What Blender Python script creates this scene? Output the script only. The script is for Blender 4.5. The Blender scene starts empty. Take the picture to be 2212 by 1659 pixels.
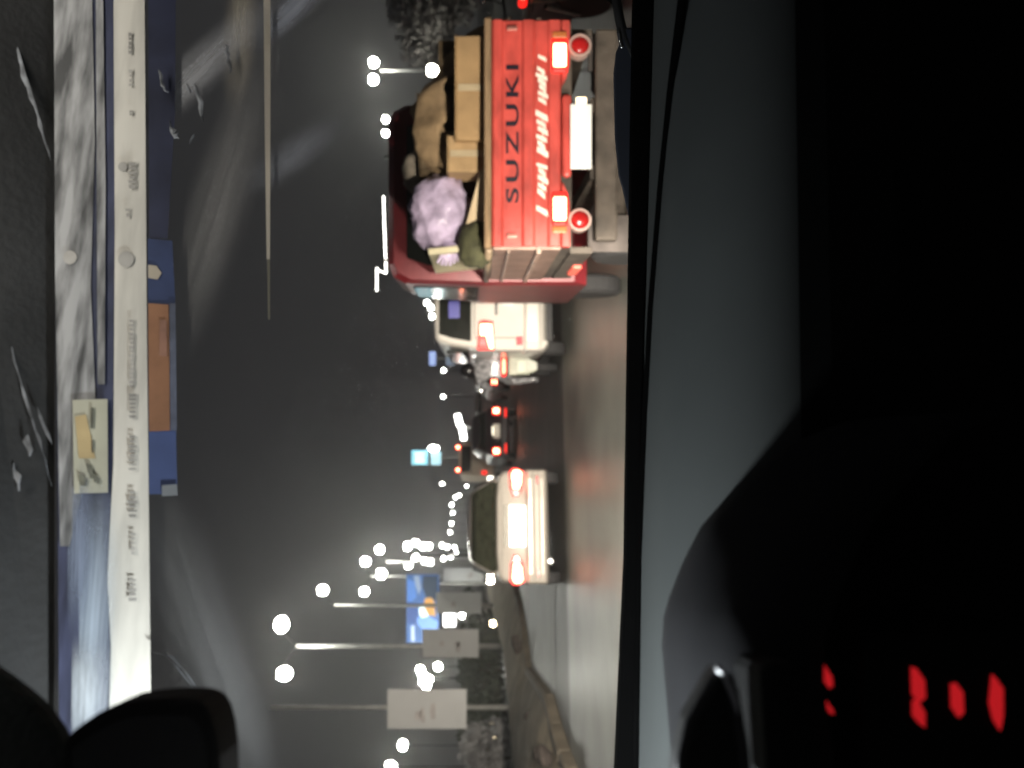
import bpy, bmesh, math, random
from mathutils import Vector, Matrix, noise
random.seed(11)
S = bpy.context.scene
COL = S.collection
PI = math.pi
R = math.radians

# ------------------------------------------------------------------ camera
K = 1.286 / 2212.0            # metres per metre of depth per reference pixel (2212 wide)
EYE = 1.295                   # eye height
HOR = 1030.0                  # picture column of the horizon (the photo lies on its side)
MID = 829.5
PSI = math.atan(0.2038)       # the road heads this far to the left of the lens axis
cam_d = bpy.data.cameras.new('camera')
cam = bpy.data.objects.new('camera', cam_d); COL.objects.link(cam)
cam_d.sensor_fit = 'HORIZONTAL'; cam_d.sensor_width = 36.0
cam_d.lens = 36.0 / 1.286
cam_d.shift_x = (1106.0 - HOR) / 2212.0
cam_d.clip_start = 0.02; cam_d.clip_end = 2000
cam_d.dof.use_dof = True
cam_d.dof.focus_distance = 1.1
cam_d.dof.aperture_fstop = 4.7
cam.matrix_world = Matrix(((0, 1, 0, 0), (0, 0, -1, 0), (-1, 0, 0, EYE), (0, 0, 0, 1)))
S.camera = cam

# ------------------------------------------------------------------ night sky
W = bpy.data.worlds.new('World'); S.world = W; W.use_nodes = True
wn = W.node_tree.nodes; wl = W.node_tree.links
bg = wn['Background']
tc = wn.new('ShaderNodeTexCoord'); sx = wn.new('ShaderNodeSeparateXYZ'); wr = wn.new('ShaderNodeValToRGB')
wl.new(tc.outputs['Generated'], sx.inputs[0]); wl.new(sx.outputs['Z'], wr.inputs[0])
wr.color_ramp.elements[0].position = 0.0; wr.color_ramp.elements[0].color = (0.027, 0.0265, 0.026, 1)
wr.color_ramp.elements[1].position = 0.5; wr.color_ramp.elements[1].color = (0.019, 0.019, 0.021, 1)
wl.new(wr.outputs[0], bg.inputs[0]); bg.inputs[1].default_value = 1.0

S.view_settings.view_transform = 'Standard'; S.view_settings.look = 'None'
S.view_settings.exposure = 0.0; S.view_settings.gamma = 1.0
S.render.engine = 'CYCLES'
S.cycles.use_denoising = True
S.cycles.use_adaptive_sampling = True; S.cycles.adaptive_threshold = .03
S.cycles.max_bounces = 4; S.cycles.diffuse_bounces = 2; S.cycles.glossy_bounces = 3
S.cycles.transparent_max_bounces = 12
S.cycles.caustics_reflective = False; S.cycles.caustics_refractive = False
S.cycles.sample_clamp_indirect = 4.0

# ------------------------------------------------------------------ helpers
def P(y, V, d):
    """point of the place seen at picture (V, y), d metres ahead of the lens"""
    return Vector(((MID - y) * K * d, d, EYE - (V - HOR) * K * d))
def G(y, V):
    d = EYE / (K * (V - HOR)); return Vector(((MID - y) * K * d, d, 0.0))
MATS = {}
def mat(name, col, rough=0.6, metal=0.0, var=0.15, scale=8.0, bump=0.0, bscale=60.0, stretch=(1, 1, 1), spec=0.5, coat=0.0, tight=(.3, .72)):
    if name in MATS: return MATS[name]
    m = bpy.data.materials.new(name); m.use_nodes = True
    n = m.node_tree.nodes; l = m.node_tree.links; b = n['Principled BSDF']
    b.inputs['Roughness'].default_value = rough; b.inputs['Metallic'].default_value = metal
    b.inputs['Specular IOR Level'].default_value = spec
    b.inputs['Coat Weight'].default_value = coat
    t = n.new('ShaderNodeTexCoord'); mp = n.new('ShaderNodeMapping'); mp.inputs['Scale'].default_value = stretch
    l.new(t.outputs['Object'], mp.inputs[0])
    nz = n.new('ShaderNodeTexNoise'); nz.inputs['Scale'].default_value = scale; nz.inputs['Detail'].default_value = 6
    l.new(mp.outputs[0], nz.inputs['Vector'])
    cr = n.new('ShaderNodeValToRGB')
    cr.color_ramp.elements[0].position = tight[0]; cr.color_ramp.elements[1].position = tight[1]
    cr.color_ramp.elements[0].color = tuple(c * (1 - var) for c in col) + (1,)
    cr.color_ramp.elements[1].color = tuple(min(1, c * (1 + var)) for c in col) + (1,)
    l.new(nz.outputs[0], cr.inputs[0]); l.new(cr.outputs[0], b.inputs['Base Color'])
    if bump > 0:
        n2 = n.new('ShaderNodeTexNoise'); n2.inputs['Scale'].default_value = bscale; n2.inputs['Detail'].default_value = 4
        l.new(mp.outputs[0], n2.inputs['Vector'])
        bp = n.new('ShaderNodeBump'); bp.inputs['Strength'].default_value = bump; bp.inputs['Distance'].default_value = 0.02
        l.new(n2.outputs[0], bp.inputs['Height']); l.new(bp.outputs[0], b.inputs['Normal'])
    MATS[name] = m; return m
def em(name, col, s, cast=True):
    if name in MATS: return MATS[name]
    m = bpy.data.materials.new(name); m.use_nodes = True
    n = m.node_tree.nodes; b = n['Principled BSDF']
    b.inputs['Base Color'].default_value = tuple(min(1, c * .5) for c in col) + (1,)
    b.inputs['Emission Color'].default_value = tuple(col) + (1,)
    b.inputs['Emission Strength'].default_value = s
    if not cast: m.cycles.emission_sampling = 'NONE'   # too faint to light anything: skip it as a lamp
    MATS[name] = m; return m

class MB:
    def __init__(s): s.v = []; s.f = []
    def add(s, vs, fs, M=None):
        o = len(s.v)
        for p in vs:
            p = Vector(p); s.v.append(tuple(M @ p) if M is not None else tuple(p))
        s.f += [tuple(i + o for i in q) for q in fs]; return s
    def box(s, x0, x1, y0, y1, z0, z1, M=None):
        vs = [(x, y, z) for z in (z0, z1) for y in (y0, y1) for x in (x0, x1)]
        return s.add(vs, [(0, 2, 3, 1), (4, 5, 7, 6), (0, 1, 5, 4), (2, 6, 7, 3), (0, 4, 6, 2), (1, 3, 7, 5)], M)
    def prism(s, poly, vec, M=None):
        vec = Vector(vec); n = len(poly); a = [Vector(p) for p in poly]; vs = a + [p + vec for p in a]
        fs = [tuple(range(n))[::-1], tuple(range(n, 2 * n))] + [(i, (i + 1) % n, n + (i + 1) % n, n + i) for i in range(n)]
        return s.add(vs, fs, M)
    def loft(s, rings, cap=True, M=None):
        n = len(rings[0]); vs = [p for r in rings for p in r]; fs = []
        for i in range(len(rings) - 1):
            for j in range(n):
                a = i * n + j; b = i * n + (j + 1) % n; fs.append((a, b, b + n, a + n))
        if cap: fs += [tuple(range(n))[::-1], tuple(range((len(rings) - 1) * n, len(rings) * n))]
        return s.add(vs, fs, M)
    def tube(s, path, r, seg=10, r2=None, M=None):
        path = [Vector(p) for p in path]; rings = []
        for i, p in enumerate(path):
            d = (path[min(i + 1, len(path) - 1)] - path[max(i - 1, 0)]).normalized()
            u = d.cross(Vector((0, 0, 1)) if abs(d.z) < .9 else Vector((1, 0, 0))).normalized(); w = d.cross(u)
            rr = r if r2 is None else r + (r2 - r) * i / (len(path) - 1)
            rings.append([p + u * rr * math.cos(2 * PI * j / seg) + w * rr * math.sin(2 * PI * j / seg) for j in range(seg)])
        return s.loft(rings, True, M)
    def lathe(s, prof, c, axis='x', seg=24, M=None):
        rings = []
        for a, r in prof:
            ring = []
            for j in range(seg):
                u = math.cos(2 * PI * j / seg) * r; w = math.sin(2 * PI * j / seg) * r
                ring.append(Vector(c) + {'x': Vector((a, u, w)), 'y': Vector((u, a, w)), 'z': Vector((u, w, a))}[axis])
            rings.append(ring)
        return s.loft(rings, True, M)
    def ball(s, c, rx, ry, rz, seg=16, rg=10, fn=None):
        rings = []
        for i in range(rg + 1):
            th = PI * (0.02 + .96 * i / rg); ring = []
            for j in range(seg):
                ph = 2 * PI * j / seg
                p = Vector((math.sin(th) * math.cos(ph), math.sin(th) * math.sin(ph), math.cos(th)))
                k = fn(p) if fn else 1
                ring.append(Vector(c) + Vector((p.x * rx, p.y * ry, p.z * rz)) * k)
            rings.append(ring)
        return s.loft(rings)
    def build(s, name, m, parent=None, bevel=0, smooth=False, sub=0, seg=2):
        me = bpy.data.meshes.new(name); me.from_pydata([tuple(v) for v in s.v], [], s.f)
        bm = bmesh.new(); bm.from_mesh(me); bmesh.ops.recalc_face_normals(bm, faces=bm.faces); bm.to_mesh(me); bm.free()
        me.materials.append(m)
        if smooth:
            for p in me.polygons: p.use_smooth = True
        o = bpy.data.objects.new(name, me); COL.objects.link(o); o.parent = parent
        if bevel:
            b = o.modifiers.new('bevel', 'BEVEL'); b.width = bevel; b.segments = seg; b.limit_method = 'ANGLE'
        if sub:
            b = o.modifiers.new('sub', 'SUBSURF'); b.levels = sub; b.render_levels = sub
        return o
def tag(o, label, cat, group=None):
    o['label'] = label; o['category'] = cat
    if group: o['group'] = group
    return o
def thing(name, label, cat, loc=(0, 0, 0), rz=0, group=None):
    o = bpy.data.objects.new(name, None); COL.objects.link(o); o.location = loc; o.rotation_euler = (0, 0, rz)
    o.empty_display_size = .2
    return tag(o, label, cat, group)
def structure(o, kind='structure'):
    o['kind'] = kind; return o
def copy_tree(o, parent=None):
    c = o.copy(); COL.objects.link(c); c.parent = parent
    for ch in list(o.children): copy_tree(ch, c)
    return c
def text_mesh(txt, width, height, m, name, parent, loc, depth=.004):
    cu = bpy.data.curves.new(name, 'FONT'); cu.body = txt; cu.extrude = depth / 2; cu.space_character = 1.25; cu.offset = 0.012
    ob = bpy.data.objects.new('tmp', cu)
    COL.objects.link(ob); dg = bpy.context.evaluated_depsgraph_get()
    me = bpy.data.meshes.new_from_object(ob.evaluated_get(dg)); bpy.data.objects.remove(ob)
    xs = [v.co.x for v in me.vertices]; ys = [v.co.y for v in me.vertices]
    x0, x1, y0, y1 = min(xs), max(xs), min(ys), max(ys)
    for v in me.vertices:
        x, y, z = v.co
        v.co = ((x - (x0 + x1) / 2) * width / (x1 - x0), -z, (y - (y0 + y1) / 2) * height / (y1 - y0))
    me.materials.clear(); me.materials.append(m)
    o = bpy.data.objects.new(name, me); COL.objects.link(o); o.parent = parent; o.location = loc; return o

# ------------------------------------------------------------------ materials
RED_LENS = em('tail_lens_red', (1.0, .018, .012), 1.6, False)
RED_HOT = em('tail_lamp_hot', (1.0, .30, .16), 14)
RED_DIM = mat('red_lens_unlit', (.35, .012, .012), .25, var=.2)
LAMP = em('street_lamp_white', (1.0, 1.0, .90), 110)
LAMP_FAR = em('far_lamp_white', (1.0, .99, .92), 40, False)
LAMP_WARM = em('lamp_warm', (1.0, .80, .50), 22, False)
CHROME = mat('chrome', (.75, .75, .75), .15, 1.0)
RUBBER = mat('tyre_rubber', (.02, .02, .021), .85, bump=.3)
GLASS_D = mat('dark_glass', (.012, .014, .012), .12, var=.3, coat=.3)
STEEL = mat('galvanised_steel', (.42, .43, .42), .5, .6, var=.2, scale=5)
BLACKP = mat('black_plastic', (.012, .012, .013), .6, bump=.2, bscale=300)
PLATE_W = mat('plate_white', (.82, .83, .80), .35, var=.05)

# ------------------------------------------------------------------ ground, road
HEAD = Vector((-math.sin(PSI), math.cos(PSI), 0)); SIDE = Vector((math.cos(PSI), math.sin(PSI), 0))
def sheet(name, pts, z, m, div=0):
    o = MB().add([(p[0], p[1], z) for p in pts], [tuple(range(len(pts)))]).build(name, m); return structure(o)
sheet('ground', [(-900, -60), (900, -60), (900, 1600), (-900, 1600)], -0.03,
      mat('earth', (.035, .032, .025), .95, var=.5, scale=.6, bump=.4, bscale=6))
def rd(a, b): return (SIDE * a + HEAD * b)
ASPH = mat('asphalt', (.060, .056, .052), .50, var=.30, scale=.9, bump=.35, bscale=45, stretch=(1, 1, 1))
sheet('road', [rd(-6.2, -20), rd(13, -20), rd(13, 900), rd(-6.2, 900)], 0.0, ASPH)
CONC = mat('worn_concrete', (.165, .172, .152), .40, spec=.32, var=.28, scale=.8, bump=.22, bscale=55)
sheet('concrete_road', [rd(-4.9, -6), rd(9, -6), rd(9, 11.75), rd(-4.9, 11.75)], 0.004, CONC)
sheet('lit_road_patch', [tuple(G(1262, 1200)), tuple(G(1492, 1200)), tuple(G(1420, 1142)), tuple(G(1262, 1142))], 0.008,
      mat('lit_road_concrete', (.24, .25, .235), .55, var=.12, scale=1.2, bump=.2))  # headlight-lit stretch of road, painted as a paler patch

# raised island on the left: pale kerb and a bank of bare earth
kerb_px = [(1720, 1276), (1659, 1250), (1620, 1232), (1560, 1212), (1500, 1196), (1440, 1150), (1360, 1138), (1300, 1128), (1262, 1118), (1235, 1090), (1215, 1065)]
kerb = [G(*p) for p in kerb_px]
isl = bpy.data.objects.new('median_island', None); COL.objects.link(isl); tag(isl, 'raised earth island with worn concrete kerb left of the road', 'median')
seg_m = mat('kerb_concrete', (.14, .12, .09), .8, var=.25, scale=2.2, bump=.4, bscale=18)
for i in range(len(kerb) - 1):
    a, b = kerb[i], kerb[i + 1]; d = (b - a); L = d.length; d.normalize(); nrm = Vector((-d.y, d.x, 0))
    if nrm.x > 0: nrm = -nrm
    n = max(1, min(6, int(round(L / 1.2))))
    for j in range(n):
        p = a + d * (L * j / n + .012); q = a + d * (L * (j + 1) / n - .012); h = .17 + random.uniform(-.012, .012)
        t = Vector((0, 0, h)); w = nrm * .16
        pr = [p, p + t * .8 + w * .05, p + t + w * .25, p + t + w, p + w]
        MB().prism(pr, q - p).build('kerb_stone', seg_m, isl)
bank = MB(); rows = []
for i, p in enumerate(kerb):
    d = (kerb[min(i + 1, len(kerb) - 1)] - kerb[max(i - 1, 0)]).normalized(); nrm = Vector((-d.y, d.x, 0))
    if nrm.x > 0: nrm = -nrm
    rows.append((p, nrm))
fine = []
for i in range(len(rows) - 1):
    for j in range(6):
        t = j / 6; fine.append((rows[i][0].lerp(rows[i + 1][0], t), rows[i][1].lerp(rows[i + 1][1], t).normalized()))
fine.append(rows[-1]); NB = 14
for i, (p, nrm) in enumerate(fine):
    for j in range(NB):
        q = p + nrm * (.15 + 2.6 * j / (NB - 1)); t = j / (NB - 1)
        z = .14 + .34 * math.sin(PI * min(1, t * 1.25) * .62) * (1 if t < .8 else (1 - t) * 5)
        z += .05 * noise.noise(q * 1.7) + .03 * noise.noise(q * 5.1)
        bank.v.append((q.x, q.y, z))
for i in range(len(fine) - 1):
    for j in range(NB - 1):
        a = i * NB + j; bank.f.append((a, a + 1, a + NB + 1, a + NB))
bank.build('earth_bank', mat('bare_earth', (.22, .19, .14), .95, var=.35, scale=1.6, bump=.6, bscale=9), isl, smooth=True)
for (y, V, s_) in ((1632, 1205, .36), (1392, 1127, .34), (1545, 1158, .2)):
    q = G(y, V + 14)
    st = MB().ball((0, 0, 0), s_ * .8, s_ * .35, s_ * .32, 7, 4, lambda p: 1 + .5 * noise.noise(p * 1.7 + Vector((y, 0, 0)))).build('dark_stone', mat('dark_stone', (.05, .04, .035), .9, var=.4), isl)
    st.location = (q.x, q.y, .30); st.rotation_euler = (.3, .2, y)

# ------------------------------------------------------------------ vehicles
def wheel(par, x, y, r=.29, w=.17):
    t = MB().lathe([(-w / 2, r * .62), (-w / 2, r * .9), (-w * .35, r), (w * .35, r), (w / 2, r * .9), (w / 2, r * .62)], (x, y, r), 'x', 28).build('tyre', RUBBER, par, smooth=False)
    MB().lathe([(-w * .42, r * .6), (-w * .30, r * .5), (-w * .25, r * .12), (w * .25, r * .12), (w * .3, r * .5), (w * .42, r * .6)], (x, y, r), 'x', 20).build('wheel_rim', mat('rim_alloy', (.4, .4, .4), .35, .8), t)
def ring_body(y, w, zb, zt, crown=.02, sh=.86):
    h = [(w * .80, zb), (w * .95, zb + .05), (w, zb + (zt - zb) * .35), (w, zb + (zt - zb) * .62), (w * .975, zt - .09), (w * sh + .02, zt - .015), (w * .5, zt + crown * .8)]
    return [Vector((x, y, z)) for x, z in h] + [Vector((-x, y, z)) for x, z in reversed(h)]
def ring_top(y, wb, wt, zb, zt):
    h = [(wb, zb), (wb * .45 + wt * .55, zb + (zt - zb) * .6), (wt, zt - .05), (wt * .9, zt - .01), (wt * .4, zt + .01)]
    return [Vector((x, y, z)) for x, z in h] + [Vector((-x, y, z)) for x, z in reversed(h)]

def tail_lamp(par, poly, core, depth=.05, y=0):
    """poly / core: outlines (x, z) on the rear face, at depth y"""
    o = MB().prism([(x, y, z) for x, z in poly], (0, depth, 0)).build('tail_lamp', RED_LENS, par, bevel=.012)
    if core: MB().prism([(x, y - .006, z) for x, z in core], (0, .02, 0)).build('bulb', RED_HOT, o, bevel=.01)
    return o

# --- silver sedan ahead
dS = 11.6; kS = K * dS
sed = thing('silver_sedan', 'pale silver sedan with lit tail lamps directly ahead, next to the median', 'car', ((MID - 1136) * kS, dS, 0), PSI)
PAINT_S = mat('silver_paint', (.42, .385, .34), .32, .25, var=.05, scale=3, coat=.4)
st = [(.0, .76, .36, .955), (.05, .80, .30, .985), (.18, .83, .24, 1.0), (.55, .845, .2, 1.01), (1.2, .85, .2, 1.0), (3.0, .85, .2, .97), (3.8, .83, .22, .84), (4.15, .76, .28, .72), (4.25, .66, .34, .64)]
MB().loft([ring_body(*a) for a in st]).build('body', PAINT_S, sed, smooth=True)
gh = MB().loft([ring_top(.30, .70, .64, .97, 1.02), ring_top(.62, .735, .60, .97, 1.29), ring_top(.90, .745, .57, .97, 1.405), ring_top(1.5, .75, .565, .97, 1.435), ring_top(2.2, .75, .56, .97, 1.40), ring_top(2.9, .73, .62, .97, 1.02)]).build('cabin_shell', PAINT_S, sed, smooth=True)
MB().loft([[Vector((x, y, z)), Vector((-x, y, z)), Vector((-x, y + .05, z - .03)), Vector((x, y + .05, z - .03))] for x, y, z in ((.655, .255, 1.03), (.665, .30, 1.06), (.60, .46, 1.19), (.545, .615, 1.305), (.51, .74, 1.36), (.46, .80, 1.382))]).build('rear_window', mat('rear_glass_green', (.030, .032, .022), .2, var=.3), sed)
for s_ in (-1, 1):
    MB().prism([(s_ * .752, .95, 1.03), (s_ * .752, 2.45, 1.03), (s_ * .645, 2.05, 1.34), (s_ * .64, 1.05, 1.36)], (s_ * .012, 0, .004)).build('side_window', GLASS_D, sed)
    m_ = MB().box(s_ * .84 - .09, s_ * .84 + .09, 2.25, 2.35, 1.0, 1.12).build('wing_mirror', PAINT_S, sed, bevel=.03)
    MB().box(s_ * .84 - .075, s_ * .84 + .075, 2.243, 2.25, 1.012, 1.108).build('mirror_glass', CHROME, m_)
    tail_lamp(sed, [(s_ * .84, .70), (s_ * .84, .775), (s_ * .78, .825), (s_ * .55, .815), (s_ * .41, .76), (s_ * .41, .70), (s_ * .52, .62), (s_ * .79, .60)],
              [(s_ * .81, .67), (s_ * .81, .75), (s_ * .74, .785), (s_ * .53, .765), (s_ * .53, .68), (s_ * .6, .645), (s_ * .77, .63)], .09, -.035)
    MB().prism([(s_ * .505, -.047, .67), (s_ * .505, -.047, .775), (s_ * .43, -.047, .74), (s_ * .43, -.047, .70)], (0, .02, 0)).build('reversing_lens', RED_DIM, sed)
    MB().box(s_ * .66 - .06, s_ * .66 + .06, -.122, -.10, .40, .43).build('bumper_reflector', RED_DIM, sed, bevel=.006)
    for yy in (.85, 3.35): wheel(sed, s_ * .76, yy, .30, .18)
# bumper: two ledges with a hollow between
bp = [(.08, .60), (-.06, .575), (-.115, .545), (-.12, .50), (-.095, .455), (-.085, .42), (-.105, .375), (-.115, .345), (-.10, .305), (-.04, .27), (.08, .25)]
rings = []
for x, dy in ((-.83, .16), (-.80, .06), (-.68, .012), (-.4, 0), (.4, 0), (.68, .012), (.80, .06), (.83, .16)):
    rings.append([Vector((x, yy + dy, z)) for yy, z in bp])
MB().loft(rings).build('bumper', PAINT_S, sed, smooth=False, bevel=.008)
MB().box(-.31, .31, -.045, .02, .575, .835).build('plate_garnish', mat('garnish_bright', (.72, .70, .66), .3, .2), sed, bevel=.02)
MB().box(-.30, .30, -.055, .0, .868, .895).build('boot_handle', mat('handle_dark', (.06, .055, .03), .4), sed, bevel=.006)
pl = MB().box(-.20, .20, -.058, -.046, .60, .745).build('licence_plate', PLATE_W, sed, bevel=.006)
for i in range(6): MB().box(-.165 + i * .06, -.128 + i * .06, -.0605, -.0575, .635, .71).build('plate_character', mat('plate_ink', (.03, .06, .04), .5), pl)
for s_ in (-1, 1): MB().box(s_ * .12 - .03, s_ * .12 + .03, -.06, -.04, .765, .785).build('plate_lamp', em('plate_lamp', (1, .93, .8), 4), sed)
MB().box(-.70, .70, -.012, .0, .928, .934).build('boot_seam', BLACKP, sed)
MB().tube([(-.5, -.10, .24), (-.5, .1, .24)], .03).build('exhaust_pipe', CHROME, sed)

# --- white van ahead of the pickup
dV = 10.9; kV = K * dV
van = thing('white_van', 'white van with a square rear window, half hidden behind the red pickup', 'van', ((MID - 757) * kV + .82, dV, 0), R(2))
WHITE = mat('white_paint', (.60, .57, .52), .35, var=.06, scale=2, coat=.3)
def vring(y, wb, wt, zb, zt):
    h = [(wb * .9, zb), (wb, zb + .08), (wb * 1.0, 1.0), (wb * .985, 1.2), (wb * .35 + wt * .65, zt - .20), (wt, zt - .05), (wt * .92, zt - .01), (wt * .4, zt + .01)]
    return [Vector((x, y, z)) for x, z in h] + [Vector((-x, y, z)) for x, z in reversed(h)]
MB().loft([vring(.0, .80, .66, .34, 1.80), vring(.05, .82, .69, .32, 1.87), vring(.4, .83, .70, .28, 1.885), vring(3.0, .83, .69, .28, 1.88), vring(3.6, .82, .60, .28, 1.5), vring(4.1, .72, .5, .32, 1.0)]).build('body', WHITE, van, smooth=True)
wv = MB().prism([(-.70, -.012, 1.37), (.70, -.012, 1.37), (.66, -.012, 1.62), (.60, -.012, 1.815), (-.60, -.012, 1.815), (-.66, -.012, 1.62)], (0, .03, 0)).build('rear_window', GLASS_D, van, bevel=.02)
MB().box(-.38, -.14, -.014, -.011, 1.53, 1.68).build('window_glow', mat('glow_blue', (.03, .03, .28), .4), wv)  # blue glow in the rear glass, painted as flat patches
MB().box(-.12, .10, -.0145, -.011, 1.42, 1.56).build('window_glow', mat('glow_violet', (.07, .06, .14), .4), wv)
for s_ in (-1, 1):
    tail_lamp(van, [(s_ * .815, 1.05), (s_ * .82, 1.27), (s_ * .80, 1.295), (s_ * .42, 1.27), (s_ * .40, 1.20), (s_ * .42, 1.07)],
              [(s_ * .80, 1.065), (s_ * .80, 1.12), (s_ * .62, 1.17), (s_ * .62, 1.25), (s_ * .46, 1.25), (s_ * .46, 1.09)], .06, -.02)
    MB().prism([(s_ * .75, -.030, 1.16), (s_ * .75, -.030, 1.26), (s_ * .66, -.030, 1.25), (s_ * .66, -.030, 1.20)], (0, .02, 0)).build('indicator_lens', RED_DIM, van)
    MB().box(s_ * .69 - .06, s_ * .69 + .06, -.02, .02, .67, .756).build('reflector', em('reflector_red', (.75, .02, .04), .5, False), van, bevel=.006)
    MB().box(s_ * .815 - .02, s_ * .815 + .02, .3, 2.6, 1.40, 1.72).build('side_window', GLASS_D, van, bevel=.01)
    for yy in (.75, 3.1): wheel(van, s_ * .74, yy, .29, .17)
rings = [[Vector((x, yy + dy, z)) for yy, z in ((.06, .66), (-.10, .65), (-.14, .62), (-.14, .47), (-.11, .43), (.06, .40))] for x, dy in ((-.85, .22), (-.82, .06), (-.7, .0), (.7, 0), (.82, .06), (.85, .22))]
MB().loft(rings).build('bumper', WHITE, van, bevel=.01)
MB().box(-.62, .62, -.008, .0, 1.325, 1.335).build('tailgate_seam', BLACKP, van)
MB().box(-.34, .34, -.03, .0, 1.01, 1.05).build('tailgate_handle', CHROME, van, bevel=.01)
MB().box(-.655, -.645, -.007, 0, .68, 1.34).build('tailgate_seam', BLACKP, van)
MB().box(-.205, .205, -.025, 0, .80, .95).build('licence_plate', PLATE_W, van, bevel=.006)
MB().box(-.7, .7, .0, .1, .26, .40).build('rear_valance', BLACKP, van, bevel=.01)

# --- red pickup close on the right
dP = 4.64; kP = K * dP
X0 = (MID - 288) * kP
pk = thing('red_pickup', 'small red pickup with dark lettering on its tailgate and a heaped load', 'pickup truck', (X0, dP, 0), 0)
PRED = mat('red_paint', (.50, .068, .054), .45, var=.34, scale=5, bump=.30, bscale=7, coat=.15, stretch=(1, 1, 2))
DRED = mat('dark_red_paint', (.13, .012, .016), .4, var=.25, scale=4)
WOOD = mat('worn_wood', (.22, .145, .08), .8, var=.35, scale=6, stretch=(1, 6, 6), bump=.2)
tg = MB()
prof = [(.0, .804), (-.012, .815), (-.012, .87), (.002, .885), (.002, .955), (-.014, .97), (-.014, 1.02), (.002, 1.035), (.002, 1.14), (-.016, 1.155), (-.016, 1.195), (.0, 1.209), (.03, 1.209), (.03, .804)]
tg.prism([(-.658, y, z) for y, z in prof], (1.316, 0, 0)).build('tailgate', PRED, pk, bevel=.004)
MB().box(-.67, .67, -.012, .045, 1.211, 1.252).build('top_rail', WOOD, pk, bevel=.008)
for s_ in (-1, 1):
    MB().box(s_ * .60 - .012, s_ * .60 + .012, -.03, -.014, 1.06, 1.12).build('latch', mat('latch_pink', (.55, .22, .18), .3, .5), pk, bevel=.004)
    # lamp panel below the gate
    q = [(s_ * .66, .752), (s_ * .66, .80), (s_ * .28, .80), (s_ * .33, .77), (s_ * .40, .752)]
    MB().prism([(x, -.004, z) for x, z in q], (0, .08, 0)).build('lamp_panel', PRED, pk, bevel=.006)
    l_ = MB().box(s_ * .445 - .10, s_ * .445 + .10, -.03, -.005, .768, .862).build('tail_lamp', RED_LENS, pk, bevel=.014)
    MB().box(s_ * .445 - .07, s_ * .445 + .068, -.038, -.02, .777, .852).build('bulb', RED_HOT, l_, bevel=.018)
    MB().box(s_ * .565 - .02, s_ * .565 + .02, -.026, -.005, .772, .858).build('indicator_lens', mat('amber_lens', (.5, .16, .05), .3), l_, bevel=.008)
    c = (s_ * .507, 0, .696)
    rr = MB().lathe([(.05, .066), (-.012, .068), (-.022, .064), (-.022, .054), (.0, .05)], c, 'y', 28).build('round_reflector', mat('lens_ring', (.62, .45, .40), .3, .3), pk, smooth=False)
    MB().lathe([(-.03, .004), (-.026, .03), (-.014, .052), (.01, .052)], c, 'y', 24).build('red_lens', RED_DIM, rr, smooth=True)
text_mesh('SUZUKI', .80, .074, mat('letter_navy', (.006, .005, .014), .5), 'lettering', pk, (-.005, -.004, 1.088), .008)
scr = mat('letter_silver', (.92, .80, .70), .3, .0, var=.1)
def strokes(x0, x1, n, seed):
    rr = random.Random(seed); b = MB()
    for i in range(n):
        x = x0 + (x1 - x0) * (i + .5) / n; h = rr.uniform(.020, .036); w = (x1 - x0) / n * rr.uniform(.36, .62); zc = .915 + rr.uniform(-.008, .008)
        b.prism([(x - w, -.003, zc - h), (x + w * .5, -.003, zc - h * .9), (x + w * 1.9, -.003, zc + h), (x + w * .7, -.003, zc + h * 1.05)], (0, .006, 0))
        if i < n - 1: b.prism([(x, -.0034, zc - h * .5), (x + w * 2.2, -.0034, zc - h * .2), (x + w * 2.2, -.0034, zc), (x, -.0034, zc - h * .25)], (0, .006, 0))
    return b
for n_, (ya, yb, k_) in enumerate(((452, 468, 1), (354, 430, 5), (247, 342, 6), (149, 228, 6), (121, 136, 1))):
    strokes((MID - yb) * kP - X0, (MID - ya) * kP - X0, k_, n_).build('script_word' if k_ > 1 else 'bright_stud', scr, pk)
pp = MB().box(-.22, .155, -.05, -.035, .632, .756).build('licence_plate', PLATE_W, pk, bevel=.006)
MB().box(-.26, .22, -.03, .02, .745, .80).build('plate_bracket', PRED, pk, bevel=.02)
MB().box(.16, .20, -.035, -.02, .66, .72).build('plate_lamp', em('plate_lamp_warm', (1, .8, .55), 3), pk, bevel=.005)
GRIME = mat('grimy_metal', (.075, .062, .050), .75, .1, var=.45, scale=7, bump=.4, bscale=14)
MB().box(-.62, .62, .02, .10, .47, .60).build('rear_bumper', GRIME, pk, bevel=.015)
MB().box(-.66, .66, .05, 1.40, .735, .80).build('bed_floor', GRIME, pk, bevel=.006)
MB().tube([(-.5, .4, .40), (.5, .4, .40)], .05).build('rear_axle', GRIME, pk)
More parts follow.
